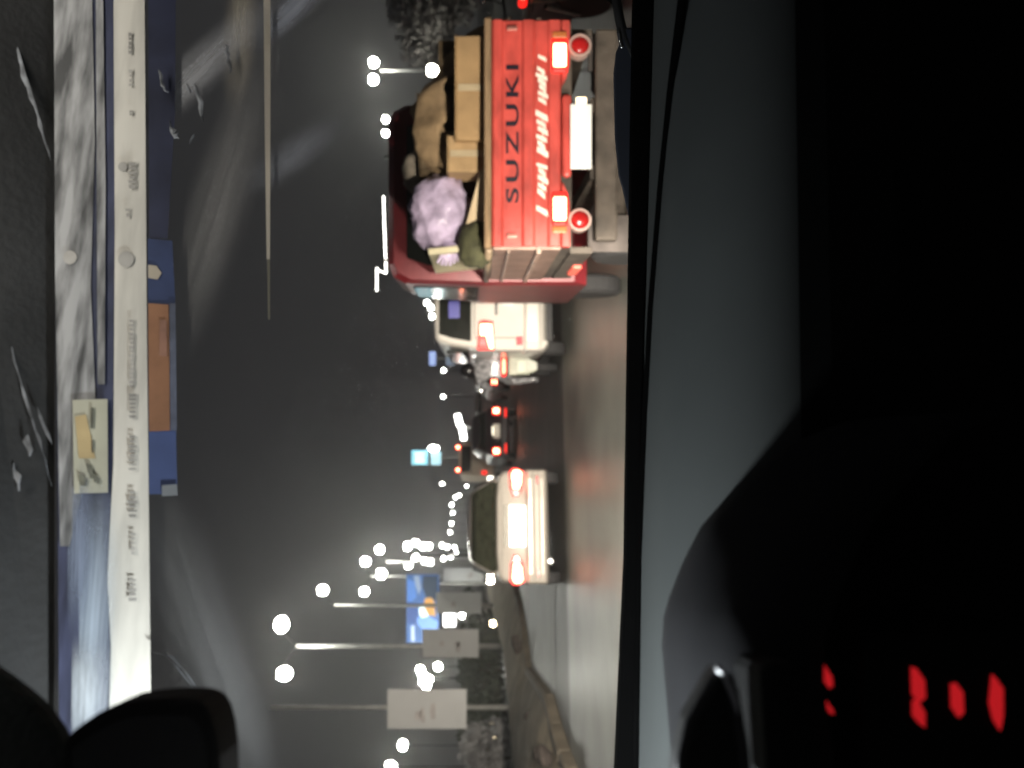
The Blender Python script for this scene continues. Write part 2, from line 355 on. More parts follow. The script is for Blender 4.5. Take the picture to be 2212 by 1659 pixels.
for s_ in (-1, 1):
    MB().box(s_ * .55 - .11, s_ * .55 + .11, .18, .20, .28, .62).build('mud_flap', mat('mud_flap', (.07, .06, .055), .9, var=.4), pk)
    MB().box(s_ * .2 - .04, s_ * .2 + .04, .1, 2.8, .5, .62).build('chassis_rail', GRIME, pk)
    wheel(pk, s_ * .56, .62, .27, .16); wheel(pk, s_ * .58, 2.55, .27, .16)
    sp = MB(); xs = s_ * .655
    sp.box(xs - .016, xs + .016, .05, 1.40, .80, 1.20)
    sd = sp.build('bed_side', mat('side_panel', (.22, .145, .115), .45, .2, var=.4, scale=6, bump=.2), pk, bevel=.006)
    for j in (1, 3): MB().box(xs + s_ * (.016 + (.02 if j == 2 else .008)) - .014, xs + s_ * (.016 + (.02 if j == 2 else .008)) + .014, .04, 1.39, (.83, .915, 1.05, 1.10, 1.16)[j], (.845, .945, 1.075, 1.115, 1.18)[j]).build('side_rib', mat('side_rib', (.36, .26, .21), .35, .3, var=.5, scale=10), sd, bevel=.005)
    MB().tube([(xs + s_ * .02, .03, 1.225), (xs + s_ * .02, 1.40, 1.225)], .022).build('side_rail', mat('rail_tan', (.28, .21, .14), .5, .2), sd, smooth=True)
    MB().box(xs - .02, xs + .02, .15, 1.3, .60, .735).build('side_skirt', GRIME, sd, bevel=.006)
MB().box(-.700, -.672, .62, .95, .60, .66).build('side_marker', em('side_marker_red', (1, .16, .1), .8, False), pk, bevel=.01)
# cab
cr = lambda y, wb, wt, zb, zt: [Vector((x, y, z)) for x, z in ((wb, zb), (wb, 1.25), (wb * .4 + wt * .6, 1.62), (wt, zt - .13), (wt * .93, zt - .04), (wt * .8, zt), (-wt * .8, zt), (-wt * .93, zt - .04), (-wt, zt - .13), (-(wb * .4 + wt * .6), 1.62), (-wb, 1.25), (-wb, zb))]
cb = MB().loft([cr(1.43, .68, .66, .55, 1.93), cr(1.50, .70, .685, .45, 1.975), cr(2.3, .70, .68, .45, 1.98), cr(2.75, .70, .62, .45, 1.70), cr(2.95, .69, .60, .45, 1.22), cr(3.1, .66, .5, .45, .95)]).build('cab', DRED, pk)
MB().prism([(-.52, 1.415, 1.40), (.52, 1.415, 1.40), (.56, 1.415, 1.66), (.50, 1.415, 1.83), (-.50, 1.415, 1.83), (-.56, 1.415, 1.66)], (0, .03, 0)).build('rear_window', GLASS_D, pk, bevel=.01)
for s_ in (-1, 1):
    MB().prism([(s_ * .70, 1.62, 1.28), (s_ * .70, 2.6, 1.28), (s_ * .688, 2.35, 1.80), (s_ * .688, 1.66, 1.80)], (s_ * .010, 0, 0)).build('side_window', GLASS_D, pk)
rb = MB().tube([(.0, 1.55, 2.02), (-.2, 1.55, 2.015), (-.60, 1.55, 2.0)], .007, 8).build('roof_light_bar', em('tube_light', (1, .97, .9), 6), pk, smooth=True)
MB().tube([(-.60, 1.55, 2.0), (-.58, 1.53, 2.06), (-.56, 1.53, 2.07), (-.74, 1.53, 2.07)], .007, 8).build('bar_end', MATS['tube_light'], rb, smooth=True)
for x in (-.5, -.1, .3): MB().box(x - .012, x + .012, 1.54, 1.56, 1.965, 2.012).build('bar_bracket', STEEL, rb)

# --- the pickup's load
def rel(y, V, d): return P(y, V, d)
CARD = mat('cardboard', (.34, .22, .105), .85, var=.22, scale=5, bump=.12)
BROWN = mat('brown_board', (.115, .08, .042), .85, var=.35, scale=4, bump=.3, stretch=(5, 5, 1))
def crate(name, y0, y1, V0, V1, d0, d1, m, label, cat, zb=.80, lean=0.0):
    a = P(y0, V0, d0); b = P(y1, V1, d0); x0, x1 = sorted((a.x, b.x)); zt = max(a.z, b.z)
    o = MB(); cx, cy = (x0 + x1) / 2, (d0 + d1) / 2; w = (x1 - x0) / 2; dp = (d1 - d0) / 2; h = zt - zb
    ring = lambda z, k: [Vector((sx * w * k, sy * dp * k, z)) for sx, sy in ((-1, -1), (1, -1), (1, 1), (-1, 1))]
    o.loft([ring(0, 1), ring(h * .5, 1.01), ring(h, .985)])
    ob = o.build(name, m, None, bevel=.008); ob.location = (cx, cy, zb); ob.rotation_euler = (0, lean, R(4) * math.sin(y0))
    f = MB()
    f.box(-w * .99, -.004, -dp - .002, dp, h + .001, h + .006); f.build('lid_flap', m, ob)
    g = MB().box(.004, w * .99, -dp - .002, dp, h + .001, h + .006).build('lid_flap', m, ob)
    MB().box(-.02, .02, -dp * 1.012 - .003, -dp * 1.0, h * .45, h * .98).build('packing_tape', mat('packing_tape', (.42, .34, .22), .3), ob)
    return tag(ob, label, cat)
crate('cardboard_box', 75, 300, 985, 1050, 4.78, 5.15, CARD, 'tan cardboard box behind the right half of the tailgate', 'box')
crate('flat_carton', 85, 182, 950, 1040, 5.2, 5.7, BROWN, 'lower brown carton at the right side of the pickup bed, under the flood lamp', 'box', .81)
crate('brown_carton', 186, 372, 905, 1040, 5.2, 5.75, BROWN, 'tall brown carton between the tan box and the red cab', 'box', .81, R(-2))
crate('small_carton', 292, 372, 968, 1046, 4.86, 5.1, mat('cardboard_pale', (.36, .24, .12), .85, var=.2), 'small pale carton beside the lilac bag', 'box')
# brown blanket thrown over the cartons
tp = MB(); NX, NY = 26, 20
for i in range(NX + 1):
    for j in range(NY + 1):
        u = i / NX; v = j / NY; x = -.50 + 1.0 * u; y = -.34 + .62 * v
        edge = max(0, .22 - v) / .22
        z = .10 * math.sin(PI * u) + .13 * noise.noise(Vector((x * 3.2, y * 3.0, 4))) + .05 * abs(noise.noise(Vector((x * 9, y * 7, 1)))) - edge * (.20 + .10 * noise.noise(Vector((x * 5, 0, 9)))) - .36 * max(0, u - .60) / .40
        tp.v.append((x, y + .03 * noise.noise(Vector((x * 7, y * 7, z))), z))
for i in range(NX):
    for j in range(NY): a = i * (NY + 1) + j; tp.f.append((a, a + NY + 1, a + NY + 2, a + 1))
tpo = tp.build('brown_blanket', mat('blanket_brown', (.27, .185, .10), .9, var=.4, scale=6, bump=.4, bscale=18), None, smooth=True)
sd_ = tpo.modifiers.new('solid', 'SOLIDIFY'); sd_.thickness = .015
q = P(245, 915, 5.4); tpo.location = (q.x, q.y, q.z - .06); tag(tpo, 'crumpled brown blanket thrown over the cartons behind the cab', 'blanket')
# lilac plastic bag
bc = P(462, 952, 5.12)
def bagfn(p):
    k = 1 + .16 * noise.noise(p * 2.2 + Vector((3, 1, 7))) + .17 * (abs(noise.noise(p * 4.0)) - .2) + .09 * abs(noise.noise(p * 9)) + .03 * noise.noise(p * 19)
    return k
bag = bpy.data.objects.new('plastic_bag', None); COL.objects.link(bag); bag.location = (bc.x, bc.y, bc.z - .20)
tag(bag, 'stuffed lilac plastic bag knotted at its side, on top of the load', 'bag')
LIL = mat('lilac_plastic', (.47, .39, .53), .18, var=.35, scale=11, bump=1.0, bscale=13)
MB().ball((0, 0, .20), .245, .2, .19, 40, 28, bagfn).build('sack', LIL, bag, smooth=True)
kn = MB(); base = Vector((-.19, -.08, .16))
for j in range(7):
    a = R(150 + j * 14); kn.tube([base, base + Vector((math.cos(a) * .06, -.02, math.sin(a) * .05 - .02)), base + Vector((math.cos(a) * .13 - .03, -.03 + .02 * (j % 2), math.sin(a) * .11))], .022, 6, .010)
kn.build('knotted_end', LIL, bag, smooth=True)
pla = P(368, 1046, 4.80); plb = P(520, 1004, 4.95)
dirn = (plb - pla); ln = dirn.length
pk_pl = MB().box(0, ln, -.012, .012, -.05, .05).build('pale_plank', mat('pale_wood', (.55, .43, .27), .75, var=.15, scale=4, stretch=(1, 8, 8)), None, bevel=.004)
pk_pl.matrix_world = Matrix.Translation(pla - Vector((0, 0, .03))) @ dirn.to_track_quat('X', 'Z').to_matrix().to_4x4()
tag(pk_pl, 'pale wooden plank slanting across the load beside the lilac bag', 'plank')
cr_ = P(590, 985, 5.2)
cp = MB().box(-.02, .02, -.30, .55, 0, .36).build('cream_board', mat('cream_board', (.50, .45, .30), .7, var=.2, scale=4), None, bevel=.008)
cp.location = (X0 - .60, 5.25, 1.24); cp.rotation_euler = (0, R(-6), 0); tag(cp, 'cream board standing along the left side of the pickup bed', 'board')
sk = MB().ball((0, 0, .12), .15, .13, .11, 24, 16, bagfn).build('green_sack', mat('olive_sack', (.055, .055, .025), .9, var=.5, scale=9, bump=.4), None, smooth=True)
q = P(535, 1025, 4.95); sk.location = (q.x + .02, q.y, q.z - .13); tag(sk, 'small olive sack under the lilac bag at the left of the bed', 'sack')
sk2 = MB().ball((0, 0, .1), .15, .12, .13, 20, 14, bagfn).build('grey_bundle', mat('grey_cloth', (.22, .19, .15), .9, var=.5, scale=12), None, smooth=True)
q = P(372, 905, 5.45); sk2.location = (q.x, q.y, q.z - .12); tag(sk2, 'grey cloth bundle between brown carton and lilac bag', 'bundle')

# --- generic far car
def far_car(name, label, cx, d, w, h, paint, group=None, lampz=.68, plate=True, rz=PSI, bumper_lamps=False, hot=True):
    t = thing(name, label, 'car', (cx, d, 0), rz, group); hw = w / 2
    st = [(.0, hw * .92, .34, .95), (.12, hw * .98, .24, .99), (.6, hw, .2, 1.0), (3.0, hw, .2, .96), (4.0, hw * .86, .3, .75)]
    MB().loft([ring_body(*a) for a in st]).build('body', paint, t, smooth=True)
    MB().loft([ring_top(.10, hw * .86, hw * .78, .94, 1.0), ring_top(.35, hw * .88, hw * .70, .94, h - .06), ring_top(1.0, hw * .88, hw * .68, .94, h), ring_top(2.2, hw * .88, hw * .66, .94, h - .04), ring_top(2.9, hw * .84, hw * .7, .94, 1.0)]).build('cabin_shell', paint, t, smooth=True)
    MB().add([(-hw * .78, .08, 1.02), (hw * .78, .08, 1.02), (hw * .62, .33, h - .12), (-hw * .62, .33, h - .12)], [(0, 1, 2, 3)]).build('rear_window', GLASS_D, t)
    for s_ in (-1, 1):
        lp = MB().box(s_ * hw * .80 - .14, s_ * hw * .80 + .14, -.05, .05, lampz - .13, lampz + .13).build('tail_lamp', RED_LENS, t, bevel=.05)
        if hot: MB().box(s_ * hw * .80 - .085, s_ * hw * .80 + .085, -.075, -.03, lampz - .09, lampz + .09).build('bulb', RED_HOT, lp, bevel=.05)
        if bumper_lamps: MB().box(s_ * hw * .70 - .15, s_ * hw * .70 + .15, -.17, -.14, .33, .39).build('bumper_lamp', RED_LENS, t, bevel=.01)
        for yy in (.8, 3.2): wheel(t, s_ * hw * .88, yy, .30, .17)
    MB().box(-hw * .96, hw * .96, -.14, .08, .28, .52).build('bumper', paint, t, bevel=.04)
    if plate:
        MB().box(-.23, .23, -.06, .02, .54, .76).build('licence_plate', mat('plate_lit', (.85, .8, .7), .4), t, bevel=.01)
        MB().box(-.14, .14, -.09, -.06, .765, .79).build('plate_lamp', em('plate_lamp_far', (1, .9, .7), 3, False), t)
    return t
DARK1 = mat('dark_car_paint', (.018, .014, .018), .3, var=.2, coat=.4)
kU = K * 26
far_car('dark_car', 'dark car with glowing tail lamps beyond the silver sedan and the motorcycle', (MID - 931) * kU, 26, 1.66, 1.46, DARK1, None, .66, bumper_lamps=True)
k3 = K * 31
far_car('maroon_car', 'maroon car far ahead, mostly hidden behind the motorcycle rider', (MID - 834) * k3 + .78, 31, 1.6, 1.42, mat('maroon_paint', (.05, .02, .02), .35), None, .62)

far_car('grey_car', 'grey car small in the distance between the dark car and the maroon car', (MID - 868) * K * 46, 46, 1.65, 1.45, mat('grey_paint', (.12, .11, .11), .35), None, .72, plate=False)
far_car('brown_car', 'smallest car, far down the road above the dark car', (MID - 905) * K * 66, 66, 1.7, 1.5, mat('brown_paint', (.09, .06, .05), .35), None, .78, plate=False)
# --- far pale van with two red roof lamps
kF = K * 40
fv = thing('cream_van', 'boxy cream van with two red lamps on its roof, far ahead', 'van', ((MID - 991) * kF, 40, 0), PSI)
CREAM = mat('cream_paint', (.62, .52, .40), .45, var=.08)
MB().loft([[Vector((x, y, z)) for x, z in ((.82, .35), (.84, 1.5), (.78, 2.12), (.5, 2.2), (-.5, 2.2), (-.78, 2.12), (-.84, 1.5), (-.82, .35))] for y in (0, 4.2)]).build('body', CREAM, fv, bevel=.03)
MB().box(-.66, .66, -.02, .0, 1.58, 2.08).build('rear_window', GLASS_D, fv, bevel=.03)
for s_ in (-1, 1):
    l_ = MB().ball((s_ * .57, -.06, 2.24), .15, .1, .15).build('roof_lamp', RED_LENS, fv, smooth=True)
    MB().ball((s_ * .57, -.12, 2.24), .09, .06, .09).build('bulb', RED_HOT, l_, smooth=True)
    MB().box(s_ * .7 - .1, s_ * .7 + .1, -.04, .02, .8, 1.05).build('tail_lamp', RED_LENS, fv, bevel=.02)
    for yy in (.8, 3.3): wheel(fv, s_ * .74, yy, .33, .2)
MB().box(-.01, .01, -.012, 0, .5, 2.1).build('door_seam', BLACKP, fv)
MB().box(-.84, .84, -.12, .05, .32, .5).build('bumper', mat('bumper_grey', (.25, .24, .22), .5), fv, bevel=.03)

# --- motorcycle and rider
def motorcycle(label, loc, rz):
    t = thing('motorcycle', label, 'motorcycle', loc, rz)
    r = .29
    for yy in (.0, 1.25):
        ty = MB().lathe([(-.05, r * .78), (-.05, r * .93), (0, r), (.05, r * .93), (.05, r * .78)], (0, yy + r, r), 'x', 28).build('wheel', RUBBER, t)
        MB().lathe([(-.03, r * .76), (-.02, r * .2), (.02, r * .2), (.03, r * .76)], (0, yy + r, r), 'x', 20).build('wheel_rim', STEEL, ty)
    MB().prism([(-.07, .02, .62), (-.07, .12, .78), (-.07, .5, .80), (-.07, .8, .72), (-.07, 1.0, .75), (-.07, 1.15, .6), (-.07, .9, .35), (-.07, .5, .35)], (.14, 0, 0)).build('body', mat('moto_body', (.03, .03, .04), .3), t, bevel=.03)
    MB().loft([[Vector((x, y, z)) for x, z in ((w, .78), (w, .82), (w * .6, .855), (-w * .6, .855), (-w, .82), (-w, .78))] for y, w in ((.05, .08), (.2, .12), (.6, .12), (.8, .07))]).build('seat', BLACKP, t)
    tl = MB().box(-.16, .16, -.05, .05, .835, .915).build('tail_lamp', RED_LENS, t, bevel=.03)
    MB().box(-.11, .11, -.065, -.04, .85, .90).build('bulb', em('moto_bulb', (1, .22, .12), 6, False), tl, bevel=.02)
    f = MB().prism([(-.135, -.03, .80), (.135, -.03, .80), (.125, -.07, .50), (.06, -.08, .36), (-.06, -.08, .36), (-.125, -.07, .50)], (0, .02, 0)).build('rear_mudguard', mat('mudguard_greygreen', (.24, .25, .19), .4, var=.2), t, bevel=.006)
    MB().box(-.09, .09, -.085, -.072, .55, .66).build('licence_plate', mat('plate_moto', (.40, .42, .33), .5), f)
    MB().tube([(-.36, 1.02, 1.03), (-.2, 1.1, 1.0), (.2, 1.1, 1.0), (.36, 1.02, 1.03)], .016).build('handlebar', BLACKP, t)
    for s_ in (-1, 1):
        MB().tube([(s_ * .28, 1.05, 1.03), (s_ * .33, 1.03, 1.2)], .008).build('mirror_stalk', BLACKP, t)
        MB().ball((s_ * .34, 1.03, 1.23), .06, .015, .04).build('mirror', CHROME, t)
        MB().tube([(s_ * .13, .06, .66), (s_ * .13, .25, .32)], .026).build('shock_absorber', CHROME, t)
        MB().tube([(s_ * .06, 1.12, .95), (s_ * .07, 1.5, .3)], .022).build('fork_leg', STEEL, t)
    MB().tube([(.17, .02, .33), (.17, .5, .28), (.10, .9, .3)], .045, 12, .03).build('exhaust_pipe', CHROME, t, smooth=True)
    MB().ball((0, 1.22, .95), .09, .08, .09).build('headlamp', CHROME, t, smooth=True)
    return t
kM = K * 12.4
mx = (MID - 792) * kM
mc = motorcycle('motorcycle with red tail lamp just left of the white van, carrying a rider', (mx, 12.4, 0), R(2))
def person(label, loc, rz, jacket):
    V = {'pelvis': (0, .42, .90), 'waist': (0, .42, 1.03), 'chest': (0, .46, 1.18), 'neck': (-.02, .52, 1.31), 'head': (-.04, .54, 1.40)}
    R_ = {'pelvis': .15, 'waist': .14, 'chest': .155, 'neck': .06, 'head': .085}
    E = [('pelvis', 'waist'), ('waist', 'chest'), ('chest', 'neck'), ('neck', 'head')]
    for s_, n in ((-1, 'l'), (1, 'r')):
        V.update({'sh' + n: (s_ * .19, .48, 1.245), 'el' + n: (s_ * .30, .68, 1.09), 'wr' + n: (s_ * .31, .92, 1.05), 'ha' + n: (s_ * .31, 1.0, 1.05),
                  'hip' + n: (s_ * .11, .44, .88), 'kn' + n: (s_ * .20, .86, .72), 'an' + n: (s_ * .17, .66, .34), 'fo' + n: (s_ * .18, .80, .29)})
        R_.update({'sh' + n: .075, 'el' + n: .055, 'wr' + n: .04, 'ha' + n: .045, 'hip' + n: .10, 'kn' + n: .07, 'an' + n: .045, 'fo' + n: .045})
        E += [('chest', 'sh' + n), ('sh' + n, 'el' + n), ('el' + n, 'wr' + n), ('wr' + n, 'ha' + n), ('pelvis', 'hip' + n), ('hip' + n, 'kn' + n), ('kn' + n, 'an' + n), ('an' + n, 'fo' + n)]
    ks = list(V); me = bpy.data.meshes.new('person'); me.from_pydata([V[k] for k in ks], [(ks.index(a), ks.index(b)) for a, b in E], [])
    o = bpy.data.objects.new('person', me); COL.objects.link(o); me.materials.append(jacket)
    o.location = loc; o.rotation_euler = (0, 0, rz)
    o.modifiers.new('skin', 'SKIN')
    for i, k in enumerate(ks): me.skin_vertices[0].data[i].radius = (R_[k], R_[k]); me.skin_vertices[0].data[i].use_root = (k == 'pelvis')
    sb = o.modifiers.new('sub', 'SUBSURF'); sb.levels = 2; sb.render_levels = 2
    tag(o, label, 'person')
    he = MB().ball((-.04, .55, 1.425), .125, .15, .135, 24, 16).build('helmet', mat('helmet_black', (.008, .008, .009), .25), o, smooth=True)
    MB().box(-.12, .04, .66, .70, 1.39, 1.46).build('visor', GLASS_D, he, bevel=.02)
    return o
JK = mat('silver_jacket', (.30, .30, .31), .3, .4, var=.75, scale=14, bump=.5, bscale=20)
person('rider in black helmet and silvery jacket on the motorcycle beside the van', (mx, 12.4, 0), R(2), JK)
mc2 = motorcycle('motorcycle at the far right edge, beyond the red pickup', (3.62, 7.3, 0), R(-4))

# ------------------------------------------------------------------ street lamps
ARM = mat('lamp_arm', (.008, .008, .008), .8, spec=.1)
POLE = mat('lamp_pole', (.45, .45, .43), .45, .4, var=.2, scale=3)
def pole_lamp(name, label, y, d, topV, heads, r, lit, group=None, banner=None, pr=.075, hz=None, cat='street lamp', pm=None):
    """heads: picture (V, y) of each lit head"""
    k = K * d; bx = (MID - y) * k; zt = EYE + (HOR - topV) * k
    t = thing(name, label, cat, (bx, d, 0), 0, group); pm = pm or (ARM if d > 75 else POLE)
    MB().tube([(0, 0, 0), (0, 0, zt * .5), (0, 0, zt)], pr * 1.25, 12, pr * .8).build('pole', pm, t, smooth=True)
    MB().lathe([(0, pr * 2.4), (.04, pr * 2.4), (.06, pr * 1.5), (.3, pr * 1.4)], (0, 0, 0), 'z', 12).build('base', pm, t)
    for (hV, hy) in heads:
        hx = (MID - hy) * k - bx; h = EYE + (HOR - hV) * k
        MB().tube([(0, 0, zt - .05), (hx * .5, 0, zt + (h - zt) * .75), (hx, 0, h + r * .5)], pr * .32, 8).build('arm', ARM, t, smooth=True)
        rr_ = random.Random(int(hV * 31 + hy)); g = MB().ball((hx, 0, h), r * rr_.uniform(.78, 1.05), r, r * rr_.uniform(.78, 1.08), 14, 9).build('lamp_globe', lit, t, smooth=True)
        MB().lathe([(r * .75, r * .75), (r * 1.05, r * .45), (r * 1.2, r * .1)], (hx, 0, h), 'z', 14).build('lamp_cap', ARM, g)
    if banner:
        V0, V1, y0, y1 = banner
        x0 = (MID - y1) * k - bx; x1 = (MID - y0) * k - bx; z1 = EYE + (HOR - V0) * k; z0 = EYE + (HOR - V1) * k
        bn = MB().box(x0, x1, -.13, -.10, z0, z1).build('banner', mat('banner_white', (.62, .625, .62), .6, var=.06, scale=1.5), t, bevel=.008)
        rr = random.Random(int(d)); w = x1 - x0; hh = z1 - z0
        for i in range(3):
            a = x0 + w * rr.uniform(.3, .6); c = z0 + hh * rr.uniform(.25, .7)
            sw, sh = w * rr.uniform(.12, .30), hh * rr.uniform(.03, .06)
            MB().prism([(a + sw * math.cos(q * PI / 6) * rr.uniform(.5, 1.1), -.1335, c + sh * math.sin(q * PI / 6) * rr.uniform(.5, 1.2)) for q in range(12)], (0, .003, 0)).build('printed_mark', mat('banner_ink', (.54, .505, .49), .7, var=.2, scale=6), bn)
        for z in (z0 + .08, z1 - .08): MB().box(-.05, .05, -.10, .09, z - .03, z + .03).build('banner_clamp', STEEL, t)
    return t
pole_lamp('banner_post', 'tall post with the largest white banner, nearest on the median', 1528, 21, 582, [], .2, LAMP, None, (838, 1008, 1485, 1570), .055, cat='post')
pole_lamp('street_lamp', 'two-headed street lamp with white banner, second post along the median', 1396, 30, 640, [(608, 1349), (614, 1455)], .29, LAMP, None, (913, 1034, 1357, 1418), .085)
pole_lamp('street_lamp', 'street lamp with white banner, third post along the median', 1308, 40, 722, [(697, 1275)], .27, LAMP, None, (943, 1040, 1278, 1324), .085)
pole_lamp('street_lamp', 'two-headed street lamp above the blue billboard, fourth along the median', 1245, 54.8, 800, [(787, 1278), (789, 1213)], .33, LAMP, None, (958, 1044, 1226, 1258), .09)
GL = 'two-headed street lamps receding along the median'
ords = ['fifth', 'sixth', 'seventh', 'eighth', 'ninth', 'tenth', 'eleventh', 'twelfth']
for i, (d, hs, r) in enumerate(((63, [(820, 1187), (823, 1240)], .38), (88, [(880, 1180), (882, 1221)], .46), (100, [(897, 1173), (898, 1204)], .50), (115, [(914, 1181), (917, 1212)], .55),
                   (128, [(926, 1180), (930, 1214)], .55), (176, [(955, 1178), (958, 1207)], .55), (215, [(966, 1182), (973, 1202)], .6), (280, [(982, 1182), (986, 1195)], .7))):
    yc = sum(h[1] for h in hs) / 2; vv = sum(h[0] for h in hs) / 2
    pole_lamp('street_lamp', f'two-headed street lamp, {ords[i]} of the row receding along the median', yc, d, vv + 12 * 63 / d, hs, r, LAMP_FAR if d > 80 else LAMP, GL, None, .10)
pole_lamp('street_lamp', 'two-headed street lamp rising above the load of the red pickup, at far right', 153, 59, 822, [(807, 135), (806, 172)], .36, LAMP, None, None, .085)
pole_lamp('flood_lamp', 'low warm white flood lamp right beside the brown carton of the pickup', 152, 11, 945, [(933, 152)], .085, em('flood_white', (1, .95, .8), 32), None, None, .02, cat='lamp', pm=ARM)
pole_lamp('street_lamp', 'two-headed street lamp directly over the roof of the red pickup', 273, 67, 850, [(833, 258), (833, 288)], .30, LAMP, None, None, .085)
pole_lamp('street_lamp', 'street lamp seen just above the roof of the white van, three heads', 668, 122, 940, [(922, 654), (930, 664), (933, 683)], .42, LAMP_FAR, None, None, .09)
for i, (V, y, w) in enumerate(((958, 800, 'above the motorcycle rider'), (957, 857, 'above the maroon car'), (945, 705, 'above the left roof edge of the white van'))):
    pole_lamp('street_lamp', 'tiny far street lamp ' + w, y, 170, V + 6, [(V, y)], .40, LAMP_FAR, None, None, .08)
STR = ('highest lamp in the string of lights above the sedan, next to the cream van', 'lowest lamp of the string, touching the sedan roof', 'second lamp of the string above the sedan, counted from the cream van', 'third lamp of the string above the sedan, counted from the cream van', 'fourth lamp of the string above the sedan, counted from the cream van', 'fifth lamp of the string above the sedan, counted from the cream van', 'sixth lamp of the string above the sedan, counted from the cream van', 'last lamp of the string above the sedan, next to the median lamps')
for i, (V, y) in enumerate(((955, 1045), (1008, 1050), (992, 1070), (984, 1074), (976, 1090), (978, 1108), (975, 1131), (972, 1150))):
    pole_lamp('street_lamp', STR[i], y, 240, V + 4, [(V, y)], .52 if V < 1000 else .4, LAMP_FAR, 'string of lights above the sedan', None, .08)
for (V, y, d, r, m, lb) in ((870, 1610, 45, .30, LAMP, 'white lamp on a thin pole left of the largest banner'),
                        (843, 1656, 40, .28, LAMP, 'white lamp on a thin pole at the left edge of the road scene'),
                        (1065, 1598, 40, .20, LAMP_WARM, 'low warm lamp behind the median, left of the largest banner'),
                        (1063, 1561, 44, .10, LAMP_WARM, 'very small warm lamp under the largest banner'),
                        (1065, 1347, 42, .19, LAMP_WARM, 'low warm lamp between the second and third banners'),
                        (946, 1440, 50, .28, LAMP, 'white lamp above the lit cluster between the first two banners'),
                        (998, 1329, 52, .20, LAMP, 'small white lamp beside the square lit panel'),):
    pole_lamp('pole_lamp', lb, y, d, V + 6, [(V, y)], r, m, None, None, .03, cat='lamp', pm=ARM)
# cluster of lamps beside the first banner
c = thing('lamp_cluster', 'cluster of white flood lamps on one mast, touching the top banner edge', 'lamp', P(1466, HOR, 46) - Vector((0, 0, EYE)), 0)
kc = K * 46
MB().tube([(0, .1, 0), (0, .1, EYE + (HOR - 900) * kc)], .06, 10).build('mast', ARM, c)
for (V, y) in ((908, 1446), (913, 1459), (926, 1467), (914, 1473), (921, 1482)):
    MB().ball(((1466 - y) * kc, 0, EYE + (HOR - V) * kc), .21, .15, .23, 12, 8).build('flood_head', LAMP, c, smooth=True)
# square white lit panel
kq = K * 50
qn = thing('light_box_sign', 'square white lit panel on a post between the second and third banners', 'sign', P(1339, HOR, 50) - Vector((0, 0, EYE)), 0)
zc = EYE + (HOR - 971) * kq
MB().tube([(0, .15, 0), (0, .15, zc)], .05).build('post', POLE, qn)
MB().box(-.42, .42, -.05, .1, zc - .38, zc + .38).build('light_box', em('light_box', (1, .99, .96), 8), qn, bevel=.12, seg=3)
# tilted lit tube over the dark car
kt = K * 62
tb = thing('lit_tube', 'bent white tube light high above the dark car', 'light', P(924, HOR, 62) - Vector((0, 0, EYE)), 0)
z_ = lambda V: EYE + (HOR - V) * kt
MB().tube([((924 - 895) * kt, 0, z_(988)), ((924 - 918) * kt, 0, z_(993)), ((924 - 922) * kt, 0, z_(998)), ((924 - 950) * kt, 0, z_(1002))], .22, 12).build('tube', em('tube_white', (1, .98, .92), 12, False), tb, smooth=True)
MB().tube([(0, .3, 0), (0, .3, z_(996))], .07).build('post', POLE, tb)

# lit pole signs
def pole_sign(label, y, d, panels):
    k = K * d; t = thing('pole_sign', label, 'sign', P(y, HOR, d) - Vector((0, 0, EYE)), 0); top = 0
    for (V0, V1, y0, y1, m) in panels:
        z1 = EYE + (HOR - V0) * k; z0 = EYE + (HOR - V1) * k; top = max(top, z1)
        c_ = MB().box((y - y1) * k, (y - y0) * k, -.12, .12, z0, z1).build('sign_case', BLACKP, t, bevel=.03)
        MB().box((y - y1) * k + .05, (y - y0) * k - .05, -.15, -.12, z0 + .05, z1 - .05).build('sign_face', m, c_)
    MB().tube([(0, .16, 0), (0, .16, top)], .08).build('post', POLE, t)
    return t
CY = em('sign_cyan', (.35, .85, 1.0), 1.0, False)
ps = pole_sign('pole sign with two lit cyan panels, above the cream van', 988, 70, [(888, 926, 971, 1005, CY), (930, 954, 974, 1005, em('sign_cyan_pale', (.55, .9, 1.0), .9, False))])
kk = K * 70
for (V0, V1, y0, y1) in ((896, 918, 977, 982), (896, 918, 984, 988), (897, 917, 990, 999)):
    MB().box((988 - y1) * kk, (988 - y0) * kk, -.17, -.152, EYE + (HOR - V1) * kk, EYE + (HOR - V0) * kk).build('lit_stroke', em('sign_stroke', (.8, .97, 1), 1.5, False), ps)
MB().ball(((988 - 968) * kk, -.2, EYE + (HOR - 937) * kk), .25, .2, .45).build('lamp', LAMP_FAR, ps, smooth=True)
pole_sign('pole sign with a lit blue-white panel over a dim one, left of the white van', 774, 60, [(926, 943, 758, 791, em('sign_blue_white', (.45, .58, 1.0), .95, False)), (962, 984, 758, 791, em('sign_dim', (.20, .25, .32), .8, False))])

